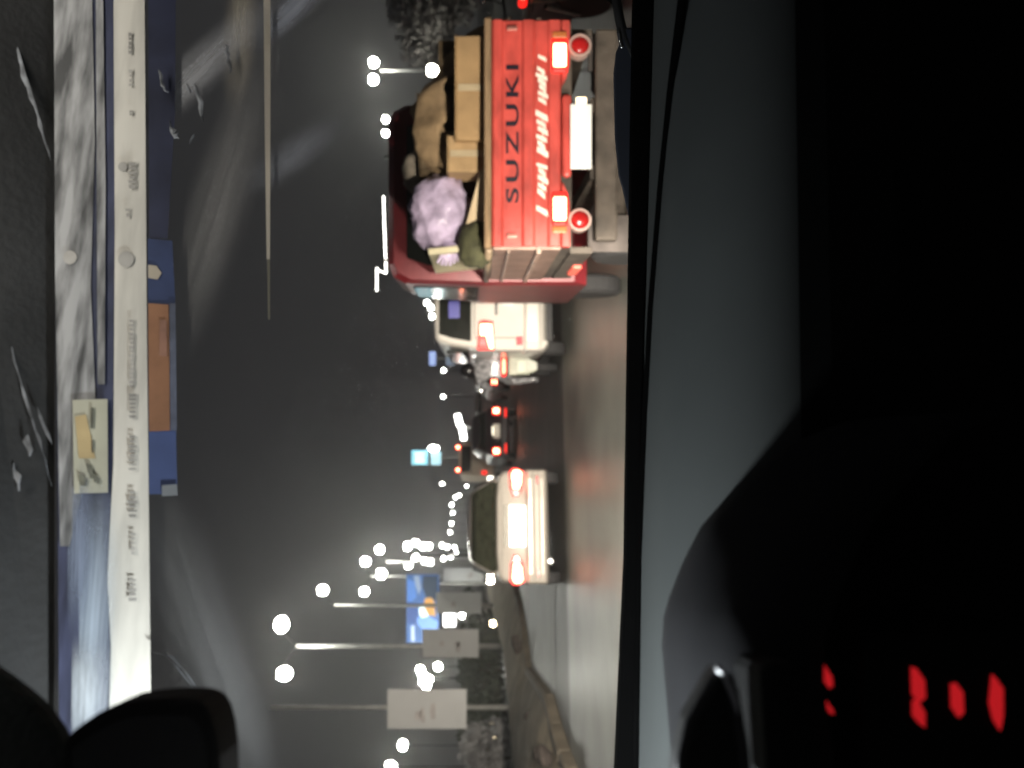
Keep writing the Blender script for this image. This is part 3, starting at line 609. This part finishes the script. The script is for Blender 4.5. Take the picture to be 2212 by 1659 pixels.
# backlit blue billboard
kb = K * 50.5; by = 1318
bb = thing('billboard', 'backlit blue billboard with an orange figure, behind the third banner post', 'billboard', P(by, HOR, 50.5) - Vector((0, 0, EYE)), 0)
zz = lambda V: EYE + (HOR - V) * kb
xx = lambda y: (by - y) * kb
pn = MB().box(xx(1388), xx(1242), -.05, .2, zz(948), zz(878)).build('panel', em('bill_blue', (.07, .20, .55), .55, False), bb, bevel=.02)
def shape(pts, m, dz, name='printed_shape'):
    MB().prism([(xx(y), -.05 - dz, zz(V)) for V, y in pts], (0, .006, 0)).build(name, m, pn)
shape([(914, 1243), (946, 1243), (946, 1300), (920, 1290), (912, 1265)], em('bill_navy', (.03, .06, .11), .6, False), .008)
shape([(879, 1250), (897, 1256), (900, 1290), (888, 1300), (879, 1296)], em('bill_mid', (.12, .32, .85), .6, False), .010)
shape([(894, 1243), (906, 1243), (910, 1270), (905, 1285), (897, 1262)], em('bill_pale', (.35, .45, .62), .7, False), .012)
shape([(918, 1292), (930, 1290), (938, 1298), (941, 1330), (925, 1328), (915, 1308)], em('bill_orange', (.85, .42, .10), .7, False), .014)
shape([(905, 1312), (915, 1308), (926, 1330), (912, 1334), (905, 1326)], em('bill_white', (.8, .98, 1.0), 1.2, False), .018)
shape([(900, 1332), (925, 1330), (947, 1342), (944, 1358), (912, 1360), (902, 1345)], em('bill_light', (.22, .45, 1.0), .8, False), .016)
shape([(888, 1352), (895, 1350), (896, 1384), (889, 1386)], em('bill_streak', (.6, .75, 1.0), .9, False), .016)
shape([(880, 1300), (896, 1302), (906, 1322), (898, 1348), (880, 1346)], em('bill_deep', (.04, .12, .42), .6, False), .020)
for x in (xx(1370), xx(1262)): MB().tube([(x, .3, 0), (x, .3, zz(900))], .10).build('leg', POLE, bb)

# ------------------------------------------------------------------ bushes and trees
LEAF = mat('leaf', (.055, .065, .040), .6, var=.5, scale=2)
LEAF_G = mat('leaf_dusty', (.36, .35, .35), .75, var=.4, scale=3)
def bush(name, label, cat, loc, rx, rz_, h0, n, leaf, m, seed, trunk=True):
    rr = random.Random(seed); t = thing(name, label, cat, loc, 0); b = MB()
    cl = [(Vector((rr.gauss(0, .45), rr.gauss(0, .45), rr.uniform(-.7, .8))), rr.uniform(.3, .55)) for _ in range(14)]
    for i in range(n):
        c_, r_ = rr.choice(cl); v = Vector((rr.gauss(0, 1), rr.gauss(0, 1), rr.gauss(0, 1))); v = v.normalized() * r_ * rr.uniform(.4, 1.0)
        p = c_ + v; p = Vector((p.x * rx, p.y * rx, p.z * rz_ + h0))
        if p.z < .02: continue
        u = Vector((rr.gauss(0, 1), rr.gauss(0, 1), rr.gauss(0, 1))).normalized(); w = u.cross(Vector((rr.gauss(0, 1), rr.gauss(0, 1), 1))).normalized()
        s_ = leaf * rr.uniform(.6, 1.3)
        b.add([p - u * s_, p + w * s_ * .45, p + u * s_, p - w * s_ * .45], [(0, 1, 2, 3)])
    o = b.build('crown', m, t)
    if trunk:
        k = MB().tube([(0, 0, 0), (.05, 0, h0 * .5), (0, .04, h0)], .07 * rx, 8, .03 * rx)
        for j in range(5):
            a = j * 1.3; k.tube([(0, 0, h0 * .55), (math.cos(a) * rx * .4, math.sin(a) * rx * .4, h0 + rz_ * .3)], .03 * rx, 6, .012 * rx)
        k.build('trunk', mat('bark', (.09, .07, .05), .9, var=.4), t)
    return t
q = P(-10, 960, 12)
bush('roadside_tree', 'dusty grey roadside tree at the right edge, above the motorcycle', 'tree', (q.x + .1, 12, 0), 1.0, .62, 1.95, 9000, .06, LEAF_G, 3)
for i, (y, V, d, rx, lb, m) in enumerate(((1640, 1075, 30, 1.6, 'pale dusty bush behind the median at the left edge', LEAF_G), (1580, 1060, 33, 1.8, 'dark leafy bush behind the largest banner post', LEAF),
                                (1452, 1055, 34, 2.0, 'dark leafy bush between the two largest banners', LEAF), (1370, 1050, 46, 2.4, 'far dark bush behind the second banner', LEAF))):
    q = P(y, V, d); bush('bush', lb, 'bush', (q.x, d, 0), rx, rx * .55, max(.9, q.z), 2600, .14, m, 20 + i)

# ------------------------------------------------------------------ the vehicle we sit in
cab = thing('vehicle_cabin', 'dark cabin of the vehicle the photo is taken from: dashboard and windscreen', 'vehicle', (0, 0, 0), PSI)
cs, sn = math.cos(PSI), math.sin(PSI)
def C(y, V, b):
    t = (MID - y) * K; f = b / (cs - t * sn); return Vector((f * (t * cs + sn), b, EYE - (V - HOR) * K * f))
def bw(V): return .80 - (1360 - V) * .00011
def CW(y, V, off=0.0): return C(y, V, bw(V) - off)
def decal(name, pts, m, par, off=.004, th=.0015, bevel=0):
    off = .003 + (off - .002) * .42; th = .0001
    return MB().prism([CW(y, V, off) for V, y in pts], (0, th, 0)).build(name, m, par, bevel=bevel)
def clear_mat():
    m = bpy.data.materials.new('clear_glass'); m.use_nodes = True; n = m.node_tree.nodes; n.remove(n['Principled BSDF'])
    t = n.new('ShaderNodeBsdfTransparent'); t.inputs[0].default_value = (.985, .99, .985, 1)
    m.node_tree.links.new(t.outputs[0], n['Material Output'].inputs['Surface']); return m
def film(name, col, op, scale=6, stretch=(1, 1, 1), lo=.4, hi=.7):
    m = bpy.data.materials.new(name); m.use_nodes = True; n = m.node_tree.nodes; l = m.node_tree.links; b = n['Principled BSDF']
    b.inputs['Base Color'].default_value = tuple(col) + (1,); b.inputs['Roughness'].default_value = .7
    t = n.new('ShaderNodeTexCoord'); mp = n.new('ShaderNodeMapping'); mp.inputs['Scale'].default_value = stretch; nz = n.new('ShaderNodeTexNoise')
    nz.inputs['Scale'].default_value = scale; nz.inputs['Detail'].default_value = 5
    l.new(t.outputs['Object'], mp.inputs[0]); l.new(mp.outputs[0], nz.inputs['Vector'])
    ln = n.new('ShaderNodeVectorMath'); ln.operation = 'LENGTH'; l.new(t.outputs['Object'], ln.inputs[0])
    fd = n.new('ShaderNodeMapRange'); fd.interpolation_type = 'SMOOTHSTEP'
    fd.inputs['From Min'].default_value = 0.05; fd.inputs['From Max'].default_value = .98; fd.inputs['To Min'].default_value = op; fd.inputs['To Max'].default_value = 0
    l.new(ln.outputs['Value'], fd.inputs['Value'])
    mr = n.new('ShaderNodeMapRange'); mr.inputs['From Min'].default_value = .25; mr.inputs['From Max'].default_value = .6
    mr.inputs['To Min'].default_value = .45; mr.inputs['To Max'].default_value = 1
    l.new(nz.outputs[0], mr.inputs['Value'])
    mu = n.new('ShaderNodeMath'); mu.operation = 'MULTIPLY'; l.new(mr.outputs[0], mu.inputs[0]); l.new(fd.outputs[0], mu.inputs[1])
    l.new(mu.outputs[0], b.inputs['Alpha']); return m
ws = MB().add([CW(-60, 100), CW(1720, 100), CW(1720, 1372), CW(-60, 1372)], [(0, 1, 2, 3)]).build('windscreen', clear_mat(), cab)

BAND = mat('band_white', (.54, .515, .46), .6, var=.16, scale=9, stretch=(1, 1, 7), tight=(.35, .65))
GRIMEB = mat('band_worn', (.19, .19, .19), .6, var=.75, scale=9, stretch=(1.2, 1, 8), tight=(.38, .60))
NAVY = mat('film_navy', (.035, .040, .075), .5, var=.5, scale=18, stretch=(1, 1, 6))
INK = mat('band_ink', (.33, .315, .29), .6, var=.3, scale=30)
decal('tint_film', [(118, -40), (314, -40), (318, 700), (324, 1540), (128, 1600), (122, 700)], NAVY, ws, .002)
decal('upper_band', [(116, -40), (198, -40), (205, 300), (196, 620), (206, 860), (180, 1050), (150, 1180), (130, 1180), (119, 600)], GRIMEB, ws, .005)
decal('white_band', [(245, -40), (312, -40), (317, 700), (326, 1540), (236, 1540), (240, 1400), (232, 1250), (245, 1000), (248, 500)], BAND, ws, .005)
decal('worn_strip', [(207, -40), (222, -40), (228, 400), (226, 830), (211, 830), (209, 400)], GRIMEB, ws, .0065)
for (y0, y1, V0, w) in ((70, 118, 281, 5), (150, 190, 282, 4), (238, 250, 283, 6), (350, 408, 285, 9), (450, 470, 276, 5), (690, 840, 284, 6), (850, 905, 286, 10), (940, 1020, 286, 9), (1060, 1120, 286, 11), (1150, 1200, 287, 7), (1250, 1300, 286, 9)):
    n_ = max(2, int((y1 - y0) / 9)); b = MB(); rr = random.Random(y0)
    for j in range(n_):
        a = y0 + (y1 - y0) * j / n_; e = a + (y1 - y0) / n_ * rr.uniform(.45, .85); h_ = w * rr.uniform(.6, 1.1)
        b.prism([CW(yy, vv, .0062) for vv, yy in ((V0 - h_, a), (V0 + h_, a + 1), (V0 + h_ * .9, e), (V0 - h_ * .8, e + 1))], (0, .0001, 0))
    b.build('printed_word', INK, ws)
for (V, y, r) in ((272, 560, 17), (151, 556, 15), (265, 360, 10)):
    decal('printed_disc', [(V + r * math.cos(a * PI / 8), y + r * math.sin(a * PI / 8)) for a in range(16)], INK, ws, .0078)
ys = decal('yellow_sticker', [(157, 864), (232, 862), (233, 1064), (160, 1066)], mat('sticker_cream', (.38, .37, .29), .5, var=.12, scale=30), ws, .009)
decal('tan_patch', [(162, 900), (186, 895), (198, 950), (206, 990), (170, 990)], mat('sticker_tan', (.38, .29, .15), .5, var=.2, scale=30), ys, .0106)
for pts in (((196, 880), (203, 880), (201, 925), (195, 925)), ((198, 950), (203, 950), (201, 978), (198, 978)), ((186, 1000), (198, 1004), (204, 1030), (194, 1034)), ((170, 1024), (190, 1034), (186, 1050), (172, 1048)), ((204, 1022), (216, 1034), (214, 1046), (202, 1040))):
    decal('sticker_mark', list(pts), mat('sticker_ink', (.12, .12, .09), .6, var=.5, scale=40), ys, .012)
bl = decal('blue_sticker', [(319, 515), (372, 520), (378, 640), (380, 930), (383, 1066), (322, 1068)], mat('sticker_blue_deep', (.030, .046, .115), .6, var=.5, scale=14), ws, .005)
decal('orange_panel', [(320, 655), (364, 658), (366, 780), (367, 930), (322, 932)], mat('sticker_orange', (.22, .105, .055), .55, var=.35, scale=24), bl, .007)
decal('orange_label', [(345, 690), (360, 692), (361, 770), (344, 768)], mat('sticker_salmon', (.28, .145, .10), .55, var=.3, scale=40), bl, .0085)
decal('cream_tab', [(320, 572), (338, 574), (349, 590), (340, 604), (320, 600)], mat('sticker_tab', (.38, .33, .26), .6), bl, .007)
decal('grey_edge', [(366, 655), (379, 655), (382, 930), (368, 930)], mat('sticker_grey', (.09, .10, .14), .6, var=.4, scale=40), bl, .0085)
decal('sticker_foot', [(350, 1048), (382, 1046), (384, 1070), (350, 1072)], mat('sticker_pale', (.15, .16, .17), .6), bl, .0085)
decal('tint_film', [(320, -40), (380, -40), (378, 250), (362, 515), (322, 515)], mat('film_blue', (.022, .025, .048), .5, var=.5, scale=16), ws, .004)
# thin pale edging across the upper right of the glass
decal('edge_trim', [(569, -40), (584, -40), (584, 290), (583, 560), (576, 560), (572, 290)], mat('edge_trim', (.50, .44, .36), .5, var=.15, scale=10), ws, .004)
decal('edge_trim', [(577, 560), (583, 560), (583, 690), (579, 690)], mat('edge_trim_dull', (.16, .145, .11), .6), ws, .004)
def film_patch(name, y, V, ry, rV, ang, m, off=.0035):
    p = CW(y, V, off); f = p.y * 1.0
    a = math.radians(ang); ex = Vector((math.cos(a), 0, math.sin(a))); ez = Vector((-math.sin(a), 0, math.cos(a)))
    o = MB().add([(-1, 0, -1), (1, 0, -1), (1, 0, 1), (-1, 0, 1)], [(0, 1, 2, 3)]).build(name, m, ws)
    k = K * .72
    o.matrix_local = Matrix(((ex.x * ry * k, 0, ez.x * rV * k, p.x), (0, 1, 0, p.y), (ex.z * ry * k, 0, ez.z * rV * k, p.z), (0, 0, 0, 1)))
film_patch('pale_smear', 1330, 196, 300, 62, 1, film('smear_white_blue', (.42, .50, .60), 1.0, 1.6, (.8, 1, 5)), .0062)
film_patch('pale_smear', 1190, 170, 200, 40, 4, film('smear_blue', (.22, .27, .38), .9, 1.8, (.8, 1, 4)), .0058)
film_patch('pale_smear', 1500, 185, 130, 70, 3, film('smear_hot', (.60, .66, .72), 1.0, 2.0, (.8, 1, 4)), .0066)
film_patch('glare_patch', 150, 430, 330, 70, -42, film('glare_grey', (.42, .42, .44), .55, 1.2, (1, 1, 3)))  # windscreen glare painted as soft translucent patches, here and below
film_patch('glare_patch', 10, 640, 210, 50, -40, film('glare_blue', (.40, .42, .50), .70, 1.2, (1, 1, 2)))
film_patch('glare_patch', 60, 520, 260, 50, 0, film('glare_tan', (.40, .35, .27), .60, 1.5, (1, 1, 2)))
film_patch('glare_patch', 420, 480, 480, 90, -12, film('glare_dim', (.26, .25, .24), .42, 1.2, (1, 1, 3)))
film_patch('glare_patch', 1330, 430, 420, 100, 24, film('glare_left', (.24, .24, .24), .22, 1.2, (1, 1, 3)))
film_patch('glare_patch', 330, 640, 190, 60, -52, film('glare_arc', (.34, .35, .40), .40, 1.2, (1, 1, 3)))
# bright scratches
SCR = mat('scratch_white', (.13, .135, .145), .6, var=.8, scale=60)
def scratch(pts, r, par=ws, off=.01):
    b = MB(); rr = random.Random(int(pts[0][0] * 7 + pts[0][1])); P_ = [CW(y, V, off) for V, y in pts]
    fine_ = [P_[i].lerp(P_[i + 1], t / 4) for i in range(len(P_) - 1) for t in range(4)] + [P_[-1]]
    n = len(fine_); rings = []
    for i, p in enumerate(fine_):
        d = (fine_[min(i + 1, n - 1)] - fine_[max(0, i - 1)]).normalized(); u = Vector((-d.z, 0, d.x)).normalized()
        w = r * (.15 + .85 * math.sin(PI * (i + .3) / (n - .4))) * rr.uniform(.35, 1.2); q = p + u * rr.uniform(-.4, .4) * r
        rings.append([q + u * w, q + Vector((0, -.0008, 0)), q - u * w, q + Vector((0, .0008, 0))])
    b.loft(rings).build('scratch', SCR, par)
for pts, r in ((((2, 10), (30, 90), (60, 190), (88, 270), (108, 345)), .0022), (((2, 640), (30, 780), (62, 880), (92, 975), (112, 1050)), .0013), (((58, 940), (66, 985)), .004), (((30, 1000), (42, 1060)), .003), (((80, 880), (112, 960)), .0015),
               (((342, 150), (352, 185), (362, 200)), .0022), (((366, 260), (376, 290), (386, 300)), .0032), (((488, 95), (492, 125), (498, 160)), .0030), (((420, 180), (432, 220), (440, 265)), .0022), (((404, 182), (412, 200)), .002), (((410, 310), (418, 290)), .002),
               (((330, 1410), (372, 1418), (400, 1452), (452, 1520)), .0006), (((350, 1405), (380, 1440), (470, 1545)), .0005)):
    scratch(pts, r)
# header / headlining above the glass
hd = MB().prism([C(-80, 117, .668), C(1740, 117, .668), C(1740, -120, .60), C(-80, -120, .60)], (0, .02, .01)).build('headlining', mat('headlining', (.035, .035, .035), .95, var=.3, scale=6, bump=.1, bscale=120, spec=.1), cab)

# rear-view mirror, sun visor
mo = [(129, 1598), (165, 1570), (203, 1544), (244, 1524), (285, 1516), (325, 1513), (370, 1511), (406, 1513), (425, 1518), (440, 1530), (452, 1552), (462, 1590), (468, 1640), (472, 1760), (120, 1760)]
mr_ = MB().prism([C(y, V, .46) for V, y in mo], (0, .045, 0)).build('rear_view_mirror', mat('mirror_shell', (.006, .0035, .003), .85, var=.3, spec=.04), cab, bevel=.006, seg=3)
MB().prism([C(y, V, .4585) for V, y in [(V * .86 + 45, y * .84 + 276) for V, y in mo]], (0, .004, 0)).build('mirror_face', mat('mirror_face', (.012, .010, .010), .25, var=.4, scale=5), mr_)
MB().tube([C(1690, 240, .50), C(1690, 150, .62)], .012).build('mirror_stem', BLACKP, mr_)
MB().prism([C(y, V, .50) for V, y in ((-60, 1425), (0, 1466), (35, 1492), (68, 1520), (95, 1552), (118, 1585), (140, 1640), (150, 1760), (-60, 1760))], (0, .02, 0)).build('sun_visor', mat('visor_cloth', (.020, .023, .022), .95, spec=.1, var=.25, bump=.3, bscale=200), cab, bevel=.006)
# unseen lamp added at the pillar to brighten the sticker band and dashboard
def added_cabin_lamp(name, loc, power, col, r):
    h = MB().lathe([(.0, r * 1.6), (.012, r * 1.7), (.02, r * 1.2)], (0, 0, 0), 'z', 20).build(name, BLACKP, cab); h.location = loc
    MB().lathe([(-.012, r * .6), (-.008, r * 1.2), (-.001, r * 1.4)], (0, 0, 0), 'z', 20).build('added_lamp_lens', em('added_cabin_lens', (.95, 1, 1), 5, False), h)
    d = bpy.data.lights.new(name, 'POINT'); d.energy = power; d.color = col; d.shadow_soft_size = r
    o = bpy.data.objects.new(name + '_light', d); COL.objects.link(o); o.parent = cab; o.location = Vector(loc) - Vector((0, 0, .03 + r))
added_cabin_lamp('added_pillar_lamp', (-.30, .60, 1.455), 12.5, (.90, .97, 1.0), .018)
# long roof lamp added out of view, turned to light the sticker band
rl = MB().box(-.37, .37, -.03, .0, -.025, .025).build('roof_lamp', BLACKP, cab, bevel=.006); rl.location = (.32, .35, 1.80); rl.rotation_euler = (R(23), 0, 0)
MB().box(-.35, .35, .001, .005, -.016, .016).build('added_lamp_lens', em('added_cabin_lens', (.95, 1, 1), 5, False), rl)
ad = bpy.data.lights.new('roof_lamp', 'AREA'); ad.shape = 'RECTANGLE'; ad.size = .7; ad.size_y = .03; ad.energy = 2.9; ad.color = (1.0, .95, .86)
ao = bpy.data.objects.new('roof_lamp_light', ad); COL.objects.link(ao); ao.parent = cab; ao.location = (.32, .36, 1.803); ao.rotation_euler = (R(90 + 23), 0, 0)

# gasket under the glass
def bar(name, line, th, m, b0=None, par=cab, dep=.02):
    """line: (y, V upper edge, V lower edge)"""
    rings = []
    for y, V0, V1 in line:
        b = b0 if b0 else .80
        p0 = C(y, V0, b); p1 = C(y, V1, b - .012)
        rings.append([p0, p1, p1 + Vector((0, dep, -.004)), p0 + Vector((0, dep, 0))])
    return MB().loft(rings).build(name, m, par, bevel=.003)
GASK = mat('gasket_rubber', (.0015, .0015, .0015), .9, spec=.02)
bar('window_gasket', [(-80, 1374, 1418), (0, 1371, 1414), (300, 1366, 1404), (658, 1361, 1393), (1000, 1356, 1383), (1207, 1353, 1378), (1450, 1342, 1374), (1659, 1333, 1371), (1740, 1328, 1369)], .02, GASK, .79)
DZ = 1.128
def tilt(a): return (.158 - a) * .0677            # we hold the phone a few degrees off level against the dash
def onz(y, V):
    z = DZ
    for _ in range(6):
        t = (MID - y) * K; f = (EYE - z) / ((V - HOR) * K); a = f * t * cs + f * sn; z = DZ + tilt(a)
    return Vector((a, -f * t * sn + f * cs, z))
DASH = mat('dash_vinyl', (.060, .065, .064), .8, var=.10, scale=5, spec=.2)
prof = [(.815, 1.0), (.812, 1.127), (.80, DZ), (.75, DZ)] + [(.70 - .12 * math.cos(R(t)), 1.04 + .088 * math.sin(R(t))) for t in (90, 80, 70, 60, 50, 40, 30, 22, 14, 7, 0)] + [(.578, .98), (.575, .55), (.815, .55)]
db = MB(); na = 60; rings = []
for i in range(na + 1):
    a = -.75 + 1.9 * i / na
    rings.append([Vector((a, b, z + (tilt(a) if z > .6 else 0))) for b, z in prof])
dash = db.loft(rings).build('dashboard', DASH, cab, smooth=True)
MB().loft([[Vector((a, b, z + tilt(a))) for b, z in ((.5795, 1.052), (.576, 1.03), (.572, .98), (.56, .53), (.565, .53), (.577, .98), (.581, 1.03), (.583, 1.05))] for a in (-.74, 1.14)]).build('lower_fascia', mat('fascia_black', (.010, .010, .010), .9, spec=.1), dash)
MB().tube([onz(-60, 1482) + Vector((0, 0, .001)), onz(0, 1474), onz(200, 1450), onz(400, 1430), onz(660, 1409), onz(900, 1396), onz(1207, 1384), onz(1450, 1381), onz(1740, 1377)], .0045, 8).build('demist_groove', GASK, dash, smooth=True)
# instrument hood: one moulded lump whose crest runs down to the dash top
crest = [(1470, 1780), (1466, 1720), (1463, 1659), (1455, 1560), (1445, 1450), (1441, 1406), (1445, 1338), (1457, 1295), (1472, 1256), (1486, 1220), (1502, 1187), (1528, 1136), (1562, 1097), (1600, 1052), (1645, 1005), (1710, 960), (1790, 925)]
hr = []
for n_, (V, y) in enumerate(crest):
    c_ = C(y, V, .56); k_ = max(0, min(1, (1320 - y) / 260)); fr = .135 - .06 * k_
    hr.append([c_ + Vector(v) for v in ((0, .10, -.10), (0, .075, -.03), (0, .045, -.009), (0, .02, -.001), (0, 0, 0), (0, -fr * .4, .001), (0, -fr * .75, -.004 - .02 * k_), (0, -fr * .92, -.012 - .03 * k_), (0, -fr, -.03 - .03 * k_), (0, -fr * .96, -.05 - .03 * k_), (0, .05, -.09))])
MB().loft(hr).build('instrument_hood', mat('hood_vinyl', (.020, .020, .022), .85, var=.15, spec=.1), dash, smooth=True)
arc = [(1466, 1700), (1472, 1634), (1489, 1561), (1519, 1509), (1541, 1471), (1556, 1448), (1571, 1462), (1582, 1488), (1592, 1540), (1606, 1620), (1612, 1700)]
MB().prism([C(y, V, .412) for V, y in arc], (0, .02, 0)).build('instrument_recess', mat('recess_black', (.003, .003, .003), .7), dash)
MB().tube([C(y, V, .411) for V, y in arc], .0028, 8).build('recess_lip', mat('lip_vinyl', (.05, .05, .052), .5), dash, smooth=True)
tr_ = []
for i, (V, y) in enumerate(((1550, 1452), (1556, 1452), (1564, 1462), (1572, 1478), (1580, 1498), (1587, 1520), (1592, 1541))):
    r_ = (.0016, .0034, .0048, .005, .0042, .0028, .0006)[i]; p = C(y, V, .407)
    tr_.append([p + Vector((r_ * math.cos(k * PI / 5), r_ * math.sin(k * PI / 5), r_ * .6 * math.cos(k * PI / 5))) for k in range(10)])
MB().loft(tr_).build('lip_highlight', mat('highlight_white', (.92, .93, .95), .5, .5, var=.03), dash, smooth=True)  # specular highlight built as a pale crescent on the lip
MB().box(-.45, -.055, .40, .46, 1.135, 1.158).build('hood_lower_edge', mat('hood_edge', (.012, .012, .012), .8, spec=.1), dash, bevel=.006)
# display with red read-outs
def face(name, pts, b, m, par, th=.004, bevel=0): return MB().prism([C(y, V, b) for V, y in pts], (0, th, 0)).build(name, m, par, bevel=bevel)
dp_ = face('display_panel', [(1862, 1420), (1868, 1392), (1885, 1376), (1910, 1370), (2260, 1350), (2260, 1760), (1862, 1760)], .444, mat('display_black', (.005, .006, .006), .6, spec=.15), dash, .13, .004)
LED = em('led_red', (1.0, .022, .03), .42, False)
for pts in (((1970, 1441), (1980, 1444), (1998, 1470), (2000, 1508), (1986, 1518), (1972, 1500)), ((1973, 1514), (1984, 1512), (1999, 1540), (1999, 1572), (1986, 1562), (1973, 1546)),
            ((2056, 1478), (2066, 1476), (2081, 1496), (2083, 1540), (2072, 1550), (2057, 1528)),
            ((2145, 1458), (2154, 1468), (2168, 1488), (2168, 1548), (2162, 1578), (2148, 1556), (2139, 1520))):
    face('lit_segment', pts, .4425, LED, dp_, .002)
st_ = face('switch_plate', [(1755, 1420), (1815, 1420), (1815, 1560), (1755, 1560)], .4475, mat('switch_black', (.004, .004, .004), .7, spec=.1), dash, .13, .003)
for pts in (((1773, 1432), (1781, 1436), (1798, 1462), (1800, 1482), (1792, 1487), (1776, 1462)), ((1781, 1513), (1787, 1515), (1801, 1536), (1802, 1543), (1796, 1542), (1783, 1526))):
    face('lit_segment', pts, .446, LED, st_, .002)
# wiper lying along the foot of the windscreen, outside
wp = MB().loft([[C(y, V0, .835), C(y, V1, .835), C(y, V1, .85), C(y, V0, .85)] for y, V0, V1 in ((60, 1352, 1372), (115, 1330, 1370), (160, 1325, 1370), (300, 1328, 1369), (380, 1336, 1367), (410, 1345, 1366), (470, 1358, 1366))]).build('wiper_cowl', mat('cowl_bluegrey', (.035, .040, .055), .45, var=.2), cab, bevel=.002)
MB().tube([C(-40, 1326, .84), C(40, 1338, .84), C(90, 1350, .84), C(130, 1366, .84)], .006, 8).build('wiper_arm', BLACKP, wp, smooth=True)
MB().tube([C(68, 1336, .836), C(85, 1339, .836), C(104, 1344, .836)], .0022, 8).build('wiper_glint', CHROME, wp, smooth=True)

# our own headlamps, low on the nose: a long beam each and the wide spill round it
def headlamp(a):
    h = MB().lathe([(-.12, .05), (-.06, .11), (.0, .125), (.02, .125)], (0, -.05, 0), 'y', 20).build('headlamp_bowl', CHROME, cab, smooth=True); h.location = (a, 1.75, .72)
    for nm, power, size, blend, down, yaw in (('beam', 5600, 58, 1.0, 2.0, 0), ('spill', 430, 150, .6, 3.0, -14)):
        d = bpy.data.lights.new('headlamp_' + nm, 'SPOT'); d.energy = power; d.color = (1.0, .90, .77); d.spot_size = R(size); d.spot_blend = blend; d.shadow_soft_size = .07
        o = bpy.data.objects.new('headlamp_' + nm, d); COL.objects.link(o); o.parent = cab; o.location = (a, 1.78, .72); o.rotation_euler = (R(90 - down), 0, R(yaw))
headlamp(-.55); headlamp(.55)

# thin volume added for the glow round the lamps, in place of lens bloom
hz = MB().box(-150, 150, -20, 420, -1.2, 22).build('glow_haze', mat('tmp', (1, 1, 1)), None); hz['kind'] = 'stuff'
hm = bpy.data.materials.new('glow_haze_air'); hm.use_nodes = True; hn = hm.node_tree.nodes; hn.remove(hn['Principled BSDF'])
pv = hn.new('ShaderNodeVolumePrincipled'); pv.inputs['Color'].default_value = (.95, .95, .95, 1); pv.inputs['Density'].default_value = .0019; pv.inputs['Anisotropy'].default_value = .8
hm.node_tree.links.new(pv.outputs[0], hn['Material Output'].inputs['Volume'])
hz.data.materials.clear(); hz.data.materials.append(hm)
S.cycles.volume_bounces = 0
